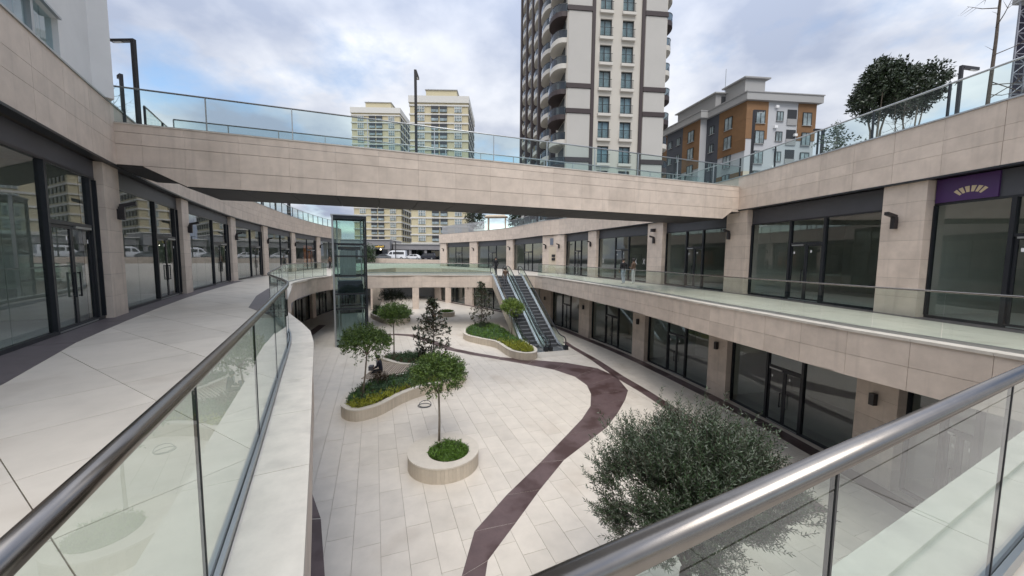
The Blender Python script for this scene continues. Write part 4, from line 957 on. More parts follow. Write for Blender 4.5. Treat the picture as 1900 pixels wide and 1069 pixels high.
# ================================================================== STREET LAMPS ON THE ROOF TERRACES
def street_lamp(label, x, y, z0, z1, arm, ang, r=0.07):
    t = thing('street_lamp', label, 'street lamp', (x, y, 0)); m = MB(); m.box((0, 0, (z0 + z1) / 2), r * 2, r * 2, z1 - z0, ang); m.build('post', 'lamp_black', t)
    m = MB(); m.box((math.cos(ang) * (arm / 2 + r * 0.99), math.sin(ang) * (arm / 2 + r * 0.99), z1 - 0.055), arm, r * 2.2, 0.1, ang); m.build('lamp_arm', 'lamp_black', t)
    m = MB(); m.box((math.cos(ang) * arm * 0.75, math.sin(ang) * arm * 0.75, z1 - 0.115), arm * 0.4, r * 1.6, 0.02, ang); m.build('light_panel', 'white_paint', t)
    m = MB(); m.box((0, 0, z0 + 0.06), r * 4, r * 4, 0.12, ang); m.build('base', 'lamp_black', t)
street_lamp('black lamp post with arm pointing left behind the left end of the footbridge', -15.6, 16.0, 5.45, 10.55, 0.85, R(178), 0.065)
street_lamp('tall black lamp post standing on the footbridge in front of the yellow towers', -4.09, 16.13, BT - 0.25, 9.5, 0.6, R(95), 0.05)
street_lamp('black lamp post in front of the orange apartment block', 15.0, 24.0, 5.45, 11.05, 0.55, R(5), 0.06)
street_lamp('black lamp post just right of the dark terrace trees', 16.1, 14.0, 5.45, 8.8, 0.72, R(10), 0.045)
street_lamp('grey lamp post between the orange block and the terrace trees', 17.75, 22.0, 5.45, 9.25, 0.5, R(185), 0.06)
street_lamp('short dark post at the corner of the white plaster building', -11.75, 11.6, 5.45, 7.15, 0.16, R(150), 0.04)
street_lamp('slim lamp post on the left roof above the elevator', -27.2, 46.0, 5.45, 11.5, 0.6, R(160), 0.07)
street_lamp('white-headed street lamp by the parked van', -30.6, 98.0, 0.85, 5.6, 0.6, R(180), 0.09)

# ================================================================== TERRACE TREES (right roof)
def terrace_tree(label, x, y, z, h, rad, seed, ncl, lm=('leaf_dark', 'leaf_magnolia'), L=0.15, trunk=0.06):
    rr_ = random.Random(seed); t = thing('terrace_tree', label, 'tree'); m = MB(); c = (x + 0.1, y, z + h - rad[2] * 0.9)
    for k in range(3):
        a = k * 2.1; m.tube([(x + 0.08 * math.cos(a), y + 0.08 * math.sin(a), z), (x + 0.2 * math.cos(a), y + 0.2 * math.sin(a), z + h * 0.4), (x + rad[0] * 0.45 * math.cos(a), y + rad[1] * 0.45 * math.sin(a), z + h * 0.75)], [trunk, trunk * 0.7, trunk * 0.25], 6)
    m.build('trunk', 'pale_bark', t); cr = MB(); clump_crown(cr, rr_, c, rad, ncl, 13, L, L * 0.45, mats=2, shell=0.15, lump=0.7); cr.build('crown', list(lm), t)
terrace_tree('broad dark evergreen tree on the right roof terrace', 17.0, 18.0, 5.45, 6.0, (1.6, 1.45, 1.6), 61, 1300)
terrace_tree('second dark evergreen leaning right on the right roof terrace', 19.3, 18.6, 5.45, 5.5, (1.15, 1.1, 1.15), 62, 520)
terrace_tree('small grey-green bush behind the glass of the right roof railing', 15.6, 18.6, 5.45, 3.0, (0.85, 0.8, 0.9), 63, 70, ('leaf_olive', 'leaf_olive_pale'), 0.13, 0.03)
def bare_tree(label, x, y, z, h, seed, lean=(0, 0), r0=0.07, nb=16, spread=0.35):
    rr_ = random.Random(seed); t = thing('bare_tree', label, 'tree'); m = MB(); top = Vector((x + lean[0], y + lean[1], z + h)); b = Vector((x, y, z))
    m.tube([b, b.lerp(top, 0.5) + Vector((0.06, 0, 0)), top], [r0, r0 * 0.7, r0 * 0.2], 7); m.build('trunk', 'bark', t); m = MB()
    for k in range(nb):
        f = rr_.uniform(0.22, 0.95); p = b.lerp(top, f); d = (rv(rr_) + Vector((0, 0, 0.7))).normalized(); l = h * spread * (1.1 - f) * rr_.uniform(0.5, 1.1) + 0.25
        e = p + d * l; md = p.lerp(e, 0.5) + Vector((0, 0, -0.06 * l)); m.tube([p, md, e], [r0 * 0.28, r0 * 0.2, r0 * 0.06], 5, cap=False)
        for j in range(3):
            q = md.lerp(e, rr_.random()); m.tube([q, q + (d + rv(rr_) * 0.9).normalized() * l * 0.4], [r0 * 0.12, r0 * 0.03], 4, cap=False)
    m.build('branches', 'bark', t)
bare_tree('tall leafless tree trunk by the lamp post at the upper right', 16.65, 13.6, 5.45, 8.2, 71, (0.3, 0.2), 0.065, 18, 0.18)
bare_tree('small bare sapling behind the right roof railing', 15.3, 15.2, 5.45, 2.6, 72, (0.1, 0), 0.03, 14, 0.5)
bare_tree('second bare sapling beside the roof lamp post on the right', 16.6, 16.6, 5.45, 3.0, 73, (-0.2, 0), 0.03, 14, 0.5)
bare_tree('thin bare sapling behind the left end of the footbridge', -16.6, 15.8, 5.45, 3.1, 74, (0.1, 0), 0.03, 14, 0.45)

# ================================================================== WHITE PLASTER BUILDING above the left arcade
pb = thing('plaster_building', 'off-white plaster building rising above the near left arcade with a strip window', 'building')
base = [p for p in LP if p[1] < 9.9]; base = base + [point_at_y(LP, 10.3)]
ln = offset(base, 0.05); m = MB()
WZ0, WZ1 = PZ + 0.06, PZ + 0.98
yw = 9.28
for a, b in zip(ln, ln[1:]):
    m.ext(a, b, -0.4, 0.0, WZ1 + 0.05 if b[1] < yw else PZ + 0.001, 22.0, -1)
    if b[1] < yw: m.ext(a, b, -0.4, 0.0, PZ + 0.001, WZ0, -1)
en = ln[-1]; m.ext(en, (en[0] - 9, en[1] + 5.5), -0.4, 0.0, PZ, 22.0, 1); m.build('wall', 'white_render', pb)
wl_ = [p for p in ln if p[1] < yw]; gl_ = MB()
for a, b in zip(wl_, wl_[1:]): gl_.ext(a, b, -0.12, -0.1, WZ0, WZ1 + 0.05, -1)
gl_.build('window_glass', 'tower_glass', pb)
bk = MB()
for a, b in zip(wl_, wl_[1:]): bk.ext(a, b, -0.36, -0.33, WZ0 - 0.3, WZ1 + 0.4, -1)
bk.build('blind', 'curtain', pb)
for yy in (1.0, 2.4, 3.8, 5.2, 6.6, 8.0, 9.12):
    c = point_at_y(ln, yy); d = point_at_y(ln, yy + 0.09); q = MB(); q.ext(c, d, -0.14, -0.04, WZ0, WZ1 + 0.05, -1); q.build('mullion', 'dull_steel', pb)
q = MB()
for a, b in zip(wl_, wl_[1:]): q.ext(a, b, -0.42, 0.07, WZ1 + 0.052, WZ1 + 0.10, -1)
q.build('window_hood', 'dull_steel', pb)

# ================================================================== BEIGE TOWER with brown bands
TU = Vector((0.995, 0.0995)); TW_ = Vector((-0.0995, 0.995)); T0 = Vector((6.38, 47.0)); TWD, TDP, TZ = 12.5, 38.0, 78.0
tower = thing('apartment_tower', 'tall beige apartment tower with brown bands and rounded balconies', 'building')
def TP(u, w): p = T0 + TU * u + TW_ * w; return (p.x, p.y)
TA = math.atan2(TU.y, TU.x)
def tbox(mb, u0, u1, w0, w1, z0, z1, mi=0):
    p = [TP(u0, w0), TP(u1, w0), TP(u1, w1), TP(u0, w1)]; mb.hexa([(*q, z0) for q in p] + [(*q, z1) for q in p], mi)
PIT = 2.985; z_top = 21.61
floors = [z_top + k * PIT for k in range(-6, 7)]        # window head heights
m = MB(); wu = [(4.05, 5.5), (6.83, 8.27)]
tbox(m, 0, TWD, 0.55, TDP, 0.0, TZ)
us = [0, 4.05, 5.5, 6.83, 8.27, TWD]
for a, b in ((0, 4.05), (5.5, 6.83), (8.27, TWD)): tbox(m, a, b, 0.0, 0.55, 0.0, TZ)
zs = [0.0]
for zt in floors: zs += [zt - 2.1, zt]
zs.append(TZ)
for a, b in wu:
    for k in range(0, len(zs), 2): tbox(m, a, b, 0.0, 0.549, zs[k], zs[k + 1])
m.build('wall', 'tower_wall', tower)
for u0, u1 in ((0.12, 2.95), (9.72, TWD - 0.1)):
    zb = [2.0] + [31.4 - 2 * 8.95, 13.85, 19.65, 22.6, 31.5, 40.5, TZ]; zb = sorted(set(zb)); zb = [2.0, 7.9, 13.85, 19.65, 22.6, 31.5, 40.5, TZ]
    for a, b in zip(zb, zb[1:]):
        q = MB(); tbox(q, u0, u1, -0.10, -0.002, a + 0.30, b - 0.30); q.build('facade_panel', 'tower_panel', tower)
for u0, u1 in ((3.02, 3.42), (9.22, 9.62)):
    q = MB(); tbox(q, u0, u1, -0.16, -0.002, 0.5, TZ); q.build('brown_strip', 'tower_brown', tower)
for zc in (7.9, 13.85, 19.65, 22.6, 31.5, 40.5):
    for u0, u1 in ((-0.05, 3.0), (9.64, TWD + 0.05)):
        q = MB(); tbox(q, u0, u1, -0.20, -0.003, zc - 0.27, zc + 0.27); q.build('brown_band', 'tower_brown', tower)
src = None
for zt in floors:
    for a, b in wu:
        if src is None:
            f = MB(); w = b - a; 
            def lb(mb, x0, x1, y0, y1, z0, z1, mi=0):
                cs, sn = math.cos(TA), math.sin(TA); p = [(x0, y0), (x1, y0), (x1, y1), (x0, y1)]; p = [(x * cs - y * sn, x * sn + y * cs) for x, y in p]; mb.hexa([(*q, z0) for q in p] + [(*q, z1) for q in p], mi)
            lb(f, 0, 0.08, 0.2, 0.3, 0, 2.1); lb(f, w - 0.08, w, 0.2, 0.3, 0, 2.1); lb(f, 0.08, w - 0.08, 0.2, 0.3, 2.0, 2.1); lb(f, w * 0.40, w * 0.40 + 0.09, 0.2, 0.3, 0, 2.0); lb(f, 0.08, w - 0.08, 0.2, 0.3, 0, 0.08)
            lb(f, 0.08, w - 0.08, 0.24, 0.26, 0.08, 2.0, 1); lb(f, 0.0, w, 0.5, 0.54, 0, 2.1, 2)
            s1 = f.build('window', ['frame_dark', 'tower_glass', 'curtain'], tower)
            f = MB(); lb(f, -0.12, w + 0.12, -0.32, 0.05, -0.34, -0.02); s2 = f.build('window_sill', 'tower_white', tower)
            f = MB(); lb(f, -0.1, w + 0.1, -0.26, -0.22, 0.98, 1.03); lb(f, -0.1, w + 0.1, -0.25, -0.22, 0.06, 0.1)
            for k in range(12): lb(f, 0.0 + (w - 0.03) * k / 11, 0.03 + (w - 0.03) * k / 11, -0.25, -0.225, 0.1, 0.98)
            s3 = f.build('balcony_rail', 'frame_dark', tower); src = (s1, s2, s3)
            for o in src: o.location = (*TP(a, 0), zt - 2.1)
        else:
            for o in src: link_copy(o, tower, (*TP(a, 0), zt - 2.1))
def balcony_mesh(L, D, sgn, name, slab_mat, brown):
    pts = []
    for k in range(13):
        a = math.pi * k / 12; pts.append((-D * math.sin(a) ** 0.75 * sgn, L / 2 - L / 2 * math.cos(a)))
    cs, sn = math.cos(TA), math.sin(TA); pts = [(x * cs - y * sn, x * sn + y * cs) for x, y in pts]; f = MB()
    f.prism(pts, -0.45, 0.12, 0)
    pi = [(x * 0.97, y) for x, y in pts]
    for a, b in zip(pts, pts[1:]):
        f.ext(a, b, 0.02, 0.05, 0.12, 0.95, 1 if area(pts) > 0 else -1, 1); f.ext(a, b, 0.0, 0.06, 0.95, 1.02, 1 if area(pts) > 0 else -1, 2)
    return f.build(name, [slab_mat, 'house_glass', 'frame_dark'], tower)
bz = [zt - 2.45 for zt in floors] + [floors[-1] + k * PIT - 2.45 for k in range(1, 12)]
def is_band(z): return any(abs(z + 0.25 - zc + 0.1) < 0.9 for zc in (7.9, 13.85, 19.65, 22.6, 31.5, 40.5))
for (u, sgn, w0, L, D, nm) in ((0, 1, 0.15, 4.2, 1.55, 'f'), (TWD, -1, 0.3, 3.6, 1.25, 'r'), (0, 1, 7.5, 5.0, 1.3, 'a'), (0, 1, 14.5, 5.0, 1.3, 'b'), (0, 1, 21.5, 5.0, 1.3, 'c'), (0, 1, 29.5, 5.5, 1.3, 'd')):
    s_w = s_b = None
    for k, z in enumerate(bz if nm not in 'fr' else bz[:14]):
        br_ = is_band(z) and nm in 'fr'
        if br_:
            if s_b is None: s_b = balcony_mesh(L, D * 1.12, sgn, 'balcony', 'tower_brown', True); o = s_b
            else: o = link_copy(s_b, tower, (0, 0, 0))
        else:
            if s_w is None: s_w = balcony_mesh(L, D, sgn, 'balcony', 'tower_white', False); o = s_w
            else: o = link_copy(s_w, tower, (0, 0, 0))
        o.location = (*TP(u, w0 + (0.0 if k % 2 or nm in 'fr' else 0.6)), z)
        if nm != 'r':
            q = MB(); a, b = TP(-0.04, w0 + 0.7), TP(-0.04, w0 + L - 0.7); q.ext(a, b, 0.0, 0.06, z + 0.15, z + 2.3, 1); q.build('balcony_door', 'frame_dark', tower)
for w0, w1, d in ((5.6, 6.9, 0.7), (13.0, 14.0, 1.3), (20.0, 21.0, 1.3), (27.5, 28.6, 1.3), (36.5, 38, 1.2)):
    q = MB(); tbox(q, -d, -0.002, w0, w1, 0.0, TZ); q.build('brown_pier', 'tower_brown', tower)

# ================================================================== ORANGE AND GREY APARTMENT BLOCK
OU = Vector((0.995, 0.10)).normalized(); OW = Vector((-0.235, 0.972)).normalized(); O0 = Vector((35.7, 59.0))
block = thing('apartment_block', 'six-storey block clad in orange, dark grey and white panels with white eaves', 'building')
def OP(u, w): p = O0 + OU * u + OW * w; return (p.x, p.y)
def obox(mb, u0, u1, w0, w1, z0, z1, mi=0):
    p = [OP(u0, w0), OP(u1, w0), OP(u1, w1), OP(u0, w1)]; mb.hexa([(*q, z0) for q in p] + [(*q, z1) for q in p], mi)
OWD = 11.5; ZE = 25.9; V2 = -1.3
m = MB(); obox(m, 0, OWD, 0, 8.2, 0, ZE); obox(m, V2, OWD, 8.2, 21.0, 0, ZE); m.build('wall', 'pale_clad', block)
def panel(u0, u1, w0, w1, z0, z1, mt): q = MB(); obox(q, u0, u1, w0, w1, z0, z1); q.build('cladding_panel', mt, block)
for z0, z1 in ((20.3, 23.2), (23.22, ZE - 0.02)):
    panel(-0.08, 3.5, -0.08, -0.002, z0, z1, 'orange_clad'); panel(8.5, OWD + 0.06, -0.08, -0.002, z0, z1, 'orange_clad')
    panel(-0.08, -0.002, -0.079, 5.4, z0, z1, 'orange_clad')
panel(-0.08, -0.002, -0.079, 5.4, 18.5, 20.28, 'orange_clad'); panel(-0.08, 3.5, -0.08, -0.002, 8.0, 15.4, 'beige_clad'); panel(8.5, OWD + 0.06, -0.08, -0.002, 8.0, 14.6, 'beige_clad')
panel(-0.08, -0.002, 0, 5.4, 6.0, 15.4, 'orange_clad')
for z0, z1 in ((6, 12.0), (12.02, 17.5), (17.52, 22), (22.02, ZE - 0.02)):
    panel(-0.08, -0.002, 5.42, 8.19, z0, z1, 'grey_clad'); panel(V2 - 0.08, V2 - 0.002, 12.5, 17.0, z0, z1, 'grey_clad')
for z0, z1 in ((17.6, 20.5), (20.52, 23.4), (23.42, ZE - 0.02)):
    panel(V2 - 0.08, V2 - 0.002, 8.12, 12.48, z0, z1, 'orange_clad'); panel(V2 - 0.08, V2 - 0.002, 17.02, 21.0, z0, z1, 'orange_clad')
panel(V2 - 0.08, V2 - 0.002, 17.02, 21.0, 8, 14.5, 'orange_clad')
m = MB(); obox(m, -0.6, OWD + 0.6, -0.6, 8.15, ZE + 0.002, ZE + 1.05); obox(m, V2 - 0.6, OWD + 0.6, 7.3, 21.8, ZE + 0.003, ZE + 1.051); m.build('eaves', 'roof_trim', block)
m = MB(); obox(m, -0.7, OWD + 0.7, -0.7, 8.1, ZE + 1.052, ZE + 1.20); obox(m, V2 - 0.7, OWD + 0.7, 7.25, 21.9, ZE + 1.0521, ZE + 1.21); m.build('roof', 'roof_grey', block)
m = MB(); obox(m, 1.6, 5.0, 2.4, 6.4, ZE + 1.3, ZE + 4.4); m.build('stair_head', 'roof_trim', block); m = MB(); obox(m, 1.2, 5.6, 2.0, 6.8, ZE + 4.4, ZE + 4.62); m.build('stair_head_roof', 'roof_grey', block)
m = MB(); obox(m, -0.1, 3.4, 6.4, 16.0, ZE + 1.3, ZE + 3.6); m.build('attic', 'roof_grey', block); m = MB(); obox(m, -0.5, 3.8, 6.0, 16.4, ZE + 3.6, ZE + 3.78); m.build('attic_roof', 'roof_trim', block)
m = MB(); m.tube([(*OP(2.0, 7), ZE + 3.7), (*OP(2.0, 7), ZE + 8.0)], 0.05, 5); m.build('antenna', 'dull_steel', block)
m = MB(); obox(m, 0.9, 1.9, 6.3, 6.42, ZE + 1.6, ZE + 3.2); m.build('attic_window', 'void_dark', block)
for (u, w, h) in ((7.0, 1.2, 0.5), (0.5, 17.5, 0.7)):
    m = MB(); obox(m, u, u + 0.8, w, w + 0.8, ZE + 1.36, ZE + 1.36 + h); m.build('vent', 'roof_grey', block)
for u_, z_ in ((4.55, 25.0), (4.5, 22.0), (4.6, 18.9), (7.9, 20.9), (4.5, 15.9)):
    q = MB(); obox(q, u_, u_ + 0.5, -0.32, -0.004, z_, z_ + 0.38); q.build('air_conditioner', 'white_paint', block)
OA = math.atan2(OU.y, OU.x); OB = math.atan2(OW.y, OW.x)
def owin(w, h, mats=('frame_dark', 'house_glass', 'curtain')):
    f = MB(); f.box((0, 0, h / 2), w, 0.10, h, 0, 1)
    f.box((-w / 2 + 0.04, -0.03, h / 2), 0.08, 0.14, h); f.box((w / 2 - 0.04, -0.03, h / 2), 0.08, 0.14, h); f.box((0, -0.03, h - 0.04), w - 0.16, 0.14, 0.08); f.box((0, -0.03, h / 2), 0.08, 0.14, h - 0.08); f.box((0, -0.04, 0.03), w + 0.16, 0.2, 0.06, 0, 2)
    return f
fl = [22.55 - 3.02 * k for k in range(6)]; srcs = {}
def put(kind, w, h, u, wv, z, rz):
    key = (kind,)
    if key not in srcs: o = owin(w, h).build('window', ['frame_dark', 'window_pale', 'roof_trim'], block); srcs[key] = o; o.location = (*OP(u, wv), z); o.rotation_euler = (0, 0, rz)
    else: link_copy(srcs[key], block, (*OP(u, wv), z), rz)
for z in fl:
    put('A', 1.5, 2.0, 2.2, -0.11, z, OA); put('B', 1.1, 1.5, 5.5, -0.03, z + 0.5, OA); put('A', 1.5, 2.0, 10.0, -0.11, z, OA)
    put('A', 1.5, 2.0, -0.11, 3.3, z, OB + math.pi); put('C', 1.0, 1.4, -0.11, 6.9, z + 0.4, OB + math.pi)
    put('A', 1.5, 2.0, V2 - 0.11, 10.2, z, OB + math.pi); put('C', 1.0, 1.4, V2 - 0.11, 13.6, z + 0.4, OB + math.pi); put('C', 1.0, 1.4, V2 - 0.11, 16.0, z + 0.4, OB + math.pi); put('A', 1.5, 2.0, V2 - 0.11, 19.0, z, OB + math.pi)
    q = MB(); obox(q, 6.75, 8.3, -0.07, 0.0 - 0.003, z + 0.1, z + 2.35); obox(q, 6.7, 8.35, -0.14, -0.071, z + 0.0, z + 0.95, 1); q.build('loggia', ['void_dark', 'roof_grey'], block)

# ================================================================== YELLOW TOWERS
def yellow_tower(label, loc, rz, nfl=19):
    t = thing('apartment_tower', label, 'building', loc, group='yellow towers', rz=rz); W, D, P = 21.0, 24.0, 3.02; H = nfl * P + 2.6
    m = MB(); m.box((W / 2, D / 2, H / 2), W - 0.5, D - 0.5, H); m.build('wall', 'yellow_wall', t)
    m = MB(); m.box((W / 2, D / 2, H + 0.0), W + 0.4, D + 0.4, 2.3); m.build('parapet', 'band_white', t)
    m = MB(); m.box((W / 2 + 0.5, 8.5, H + 2.6), 11.0, 12, 3.0); m.build('roof_house', 'yellow_wall', t); m = MB(); m.box((W / 2 + 0.5, 8.5, H + 4.2), 11.6, 12.6, 0.25); m.build('roof_slab', 'roof_grey', t)
    m = MB(); m.tube([(W * 0.27, 6, H + 1), (W * 0.27, 6, H + 6)], 0.12, 5); m.build('antenna', 'dull_steel', t)
    bsrc = None; ws = {}
    for k in range(nfl):
        z = k * P + 1.2
        if bsrc is None: m = MB(); m.box((W / 2, D / 2, 0), W + 0.1, D + 0.1, 0.5); bsrc = m.build('floor_band', 'band_white', t, loc=(0, 0, z + 2.35))
        else: link_copy(bsrc, t, (0, 0, z + 2.35))
        for key, u, w in (('w', 0.195, 2.5), ('d', 0.43, 2.5), ('d', 0.575, 2.5), ('w', 0.822, 2.8)):
            if key not in ws:
                m = MB()
                if key == 'd': m.box((0, 0.05, 1.1), w, 0.7, 2.05, 0, 0); m.box((0, -0.33, 0.5), w, 0.06, 0.9, 0, 1)
                else:
                    m.box((0, 0.1, 1.0), w, 0.3, 1.9, 0, 1)
                    for xx in (-w / 2, -w / 6, w / 6, w / 2): m.box((xx, -0.1, 1.0), 0.16, 0.2, 1.9, 0, 2)
                    m.box((0, -0.1, 1.2), w, 0.2, 0.14, 0, 2)
                ws[key] = m.build('window', ['void_dark', 'window_pale', 'band_white'], t, loc=(W * u, 0.1, z))
            else: link_copy(ws[key], t, (W * u, 0.1, z))
        for w in (0.14, 0.30, 0.46, 0.62, 0.78, 0.92):
            if 's' not in ws:
                m = MB(); m.box((0.0, 0, 1.1), 0.5, 1.7, 1.7, 0, 0); m.box((0.26, 0, 1.1), 0.06, 0.12, 1.7, 0, 1); ws['s'] = m.build('window', ['void_dark', 'band_white'], t, loc=(W - 0.15, D * w, z))
            else: link_copy(ws['s'], t, (W - 0.15, D * w, z))
    return t
ya = yellow_tower('nearer yellow apartment tower with white floor bands behind the footbridge', (-36.9, 136.0, -3.0), R(1.0))
yb_ = dup(ya, None, (-69.8, 165.0, 4.0)); yb_['label'] = 'farther yellow apartment tower with white bands, left of the other'

# ================================================================== LOW SHOPS, VEHICLES AND GARDEN BEHIND
for nm, lab, x0, x1, y0, z1, mt in (('low_shop', 'low grey shop building with a yellow sign behind the parked van', -56.0, -37.0, 113.0, 6.6, 'shop_grey'), ('low_shop', 'low flat-roofed grey shop row behind the parked cars', -36.7, -12.0, 115.0, 5.4, 'shop_grey')):
    t = thing(nm, lab, 'building'); m = MB(); m.box(((x0 + x1) / 2, y0 + 6, (z1 + 3.8) / 2), x1 - x0, 12, z1 - 3.8); m.build('parapet', mt, t)
    m = MB(); m.box(((x0 + x1) / 2, y0 + 8, 2.3), x1 - x0 - 0.2, 6, 3.0); m.build('back_wall', 'void_dark', t); n = int((x1 - x0) / 4.5)
    for k in range(n + 1): m = MB(); m.box((x0 + 0.4 + (x1 - x0 - 0.8) * k / n, y0 + 0.6, 2.32), 0.7, 0.7, 2.95); m.build('pillar', 'shop_grey', t)
    for k in range(n): m = MB(); m.box((x0 + 0.4 + (x1 - x0 - 0.8) * (k + 0.5) / n, y0 + 3.5, 2.3), 3.2, 0.1, 2.9); m.build('shop_window', 'house_glass', t)
    m = MB(); m.box(((x0 + x1) / 2, y0 + 5.9, z1 + 0.1), x1 - x0 + 0.3, 12.4, 0.2); m.build('roof_edge', 'band_white', t)
sg = MB(); rs_ = random.Random(4)
sg.box((-40.0, 112.7, 4.6), 2.9, 0.12, 0.75, 0, 1)
for k in range(6): sg.box((-41.1 + k * 0.43, 112.6, 4.6 + rs_.uniform(-0.06, 0.06)), 0.13, 0.05, 0.5 + rs_.uniform(-0.1, 0.1)); sg.box((-41.0 + k * 0.43, 112.6, 4.6 + rs_.uniform(-0.15, 0.2)), 0.24, 0.05, 0.12)
tag(sg.build('shop_sign', ['neon', 'void_dark']), 'small glowing yellow sign on the low grey shop', 'sign')
lg = MB(); lg.lathe((-39.6, 112.4, 3.75), [(0.0, -0.18), (0.15, -0.1), (0.18, 0), (0.15, 0.1), (0.0, 0.18)], 10); tag(lg.build('globe_lamp', 'lamp_glow', smooth=True), 'bright round lamp under the yellow sign', 'lamp')
# sloping stone kerb wall in front of the street
m = MB(); m.hexa([(-37.5, 95.4, -0.1), (-11, 95.4, -0.1), (-11, 96.4, -0.1), (-37.5, 96.4, -0.1), (-37.5, 95.4, 1.25), (-11, 95.4, 0.75), (-11, 96.4, 0.75), (-37.5, 96.4, 1.25)])
tag(m.build('retaining_wall', 'stone'), 'low sloping stone wall in front of the parked vehicles', 'wall')
def car(label, x, y, z, rz, prof, wid, mats, wheels, wins, cat, wr=0.33):
    t = thing('parked_' + cat, label, cat, (x, y, z), 'vehicles parked on the far street', rz); n = len(prof); m = MB()
    vs = [];
    for sx, ins in ((-wid / 2, 0), (wid / 2, 0)):
        for (px_, pz) in prof: k = max(0, (pz - 0.95)) * 0.16; vs.append((px_, sx - math.copysign(k, sx), pz))
    fs = [tuple(range(n)), tuple(range(2 * n - 1, n - 1, -1))] + [(i, n + i, n + (i + 1) % n, (i + 1) % n) for i in range(n)]
    m.add(vs, fs); m.build('body', mats, t)
    for q in wins:
        for sg_ in (-1, 1):
            w = MB(); w.add([(a, sg_ * (wid / 2 + 0.012 - max(0, b - 0.95) * 0.16), b) for a, b in q], [tuple(range(len(q))) if sg_ < 0 else tuple(range(len(q) - 1, -1, -1))]); w.build('side_window', 'void_dark', t)
    for wx in wheels:
        for sg_ in (-1, 1):
            w = MB(); w.tube([(wx, sg_ * (wid / 2 - 0.2), wr), (wx, sg_ * (wid / 2 + 0.02), wr)], wr, 16); wo = w.build('wheel', 'tyre', t)
            w = MB(); w.tube([(wx, sg_ * (wid / 2 + 0.02), wr), (wx, sg_ * (wid / 2 + 0.03), wr)], wr * 0.6, 12); w.build('rim', 'dull_steel', wo)
    for sg_ in (-1, 1):
        w = MB(); w.box((prof[0][0] + 0.02, sg_ * wid * 0.36, 0.75), 0.1, 0.35, 0.18); w.build('headlight', 'white_paint', t)
van_p = [(-2.75, 0.35), (-2.8, 0.95), (-2.0, 1.25), (-1.3, 2.2), (-0.6, 2.45), (2.7, 2.45), (2.8, 1.2), (2.75, 0.35)]
car('white minibus with dark side windows parked on the far street', -31.2, 100.0, 0.85, 0, van_p, 2.0, 'car_white', (-1.8, 1.75), [[(-1.7, 1.35), (-1.15, 2.05), (-0.7, 2.05), (-0.7, 1.35)], [(-0.5, 1.4), (-0.5, 2.05), (2.4, 2.05), (2.4, 1.4)]], 'van', 0.36)
car_p = [(-2.15, 0.35), (-2.2, 0.75), (-1.2, 0.92), (-0.4, 1.42), (0.9, 1.45), (1.8, 0.98), (2.15, 0.9), (2.15, 0.35)]
car('white saloon car parked between the minibus and the dark car', -26.2, 98.6, 0.85, 0, car_p, 1.75, 'car_white', (-1.4, 1.35), [[(-0.95, 0.97), (-0.35, 1.36), (0.2, 1.38), (0.2, 0.97)], [(0.3, 0.97), (0.3, 1.38), (0.85, 1.38), (1.45, 0.97)]], 'car', 0.31)
suv_p = [(-2.2, 0.4), (-2.25, 0.95), (-1.3, 1.1), (-0.7, 1.72), (1.9, 1.75), (2.2, 1.1), (2.2, 0.4)]
car('black van-like car parked beside the right arcade end', -22.6, 99.0, 0.85, 0, suv_p, 1.85, 'car_dark', (-1.45, 1.4), [[(-1.0, 1.12), (-0.6, 1.6), (0.3, 1.62), (0.3, 1.12)], [(0.4, 1.12), (0.4, 1.62), (1.75, 1.62), (1.95, 1.12)]], 'car', 0.34)
car('grey hatchback with its nose in front of the minibus', -34.3, 99.0, 0.85, 0, car_p, 1.7, 'car_grey', (-1.4, 1.35), [[(-0.95, 0.97), (-0.35, 1.36), (0.85, 1.38), (1.45, 0.97)]], 'car', 0.31)
bush('tall loose olive-brown bush right of the elevator top', -35.5, 93.0, -0.05, (1.7, 1.4, 2.6), 57, 'leaf_olive', 160, 0.4, 0.16)
# roof garden at the far right: grey fence, pavilion, trees
fn = thing('picket_fence', 'pale grey picket fence on the far roof edge', 'fence'); f0, f1 = (-13.3, 71.4), (-4.6, 60.6)
for k in range(46):
    p = lerp2(f0, f1, k / 45); q = MB(); q.box((p[0], p[1], PZ + 0.75), 0.12, 0.06, 1.5, 0.9); q.build('picket', 'fence_grey', fn)
for z in (0.35, 1.2): q = MB(); q.ext(f0, f1, 0.04, 0.09, PZ + z, PZ + z + 0.08); q.build('rail', 'fence_grey', fn)
pv = thing('roof_pavilion', 'small open pavilion with beige canopy on the far roof', 'pavilion')
for dx_, dy_ in ((-1.4, -1), (1.4, -1), (-1.4, 1), (1.4, 1)): q = MB(); q.box((-2.6 + dx_, 62.5 + dy_, 6.9), 0.18, 0.18, 2.9); q.build('post', 'wood', pv)
q = MB(); q.hexa([(-4.6, 61.0, 8.3), (-0.8, 61.0, 8.35), (-0.8, 64, 8.35), (-4.6, 64, 8.3), (-4.2, 61.2, 8.6), (-1.4, 61.2, 8.65), (-1.4, 63.8, 8.65), (-4.2, 63.8, 8.6)]); q.build('canopy', 'beige_clad', pv)
terrace_tree('palm-like dark tree left of the roof pavilion', -6.6, 66.0, 5.45, 4.4, (1.5, 1.4, 1.3), 64, 110, L=0.32)
terrace_tree('dark shrub tree right of the roof pavilion', 0.3, 62.0, 5.45, 3.6, (1.1, 1.0, 1.2), 65, 90, L=0.3)
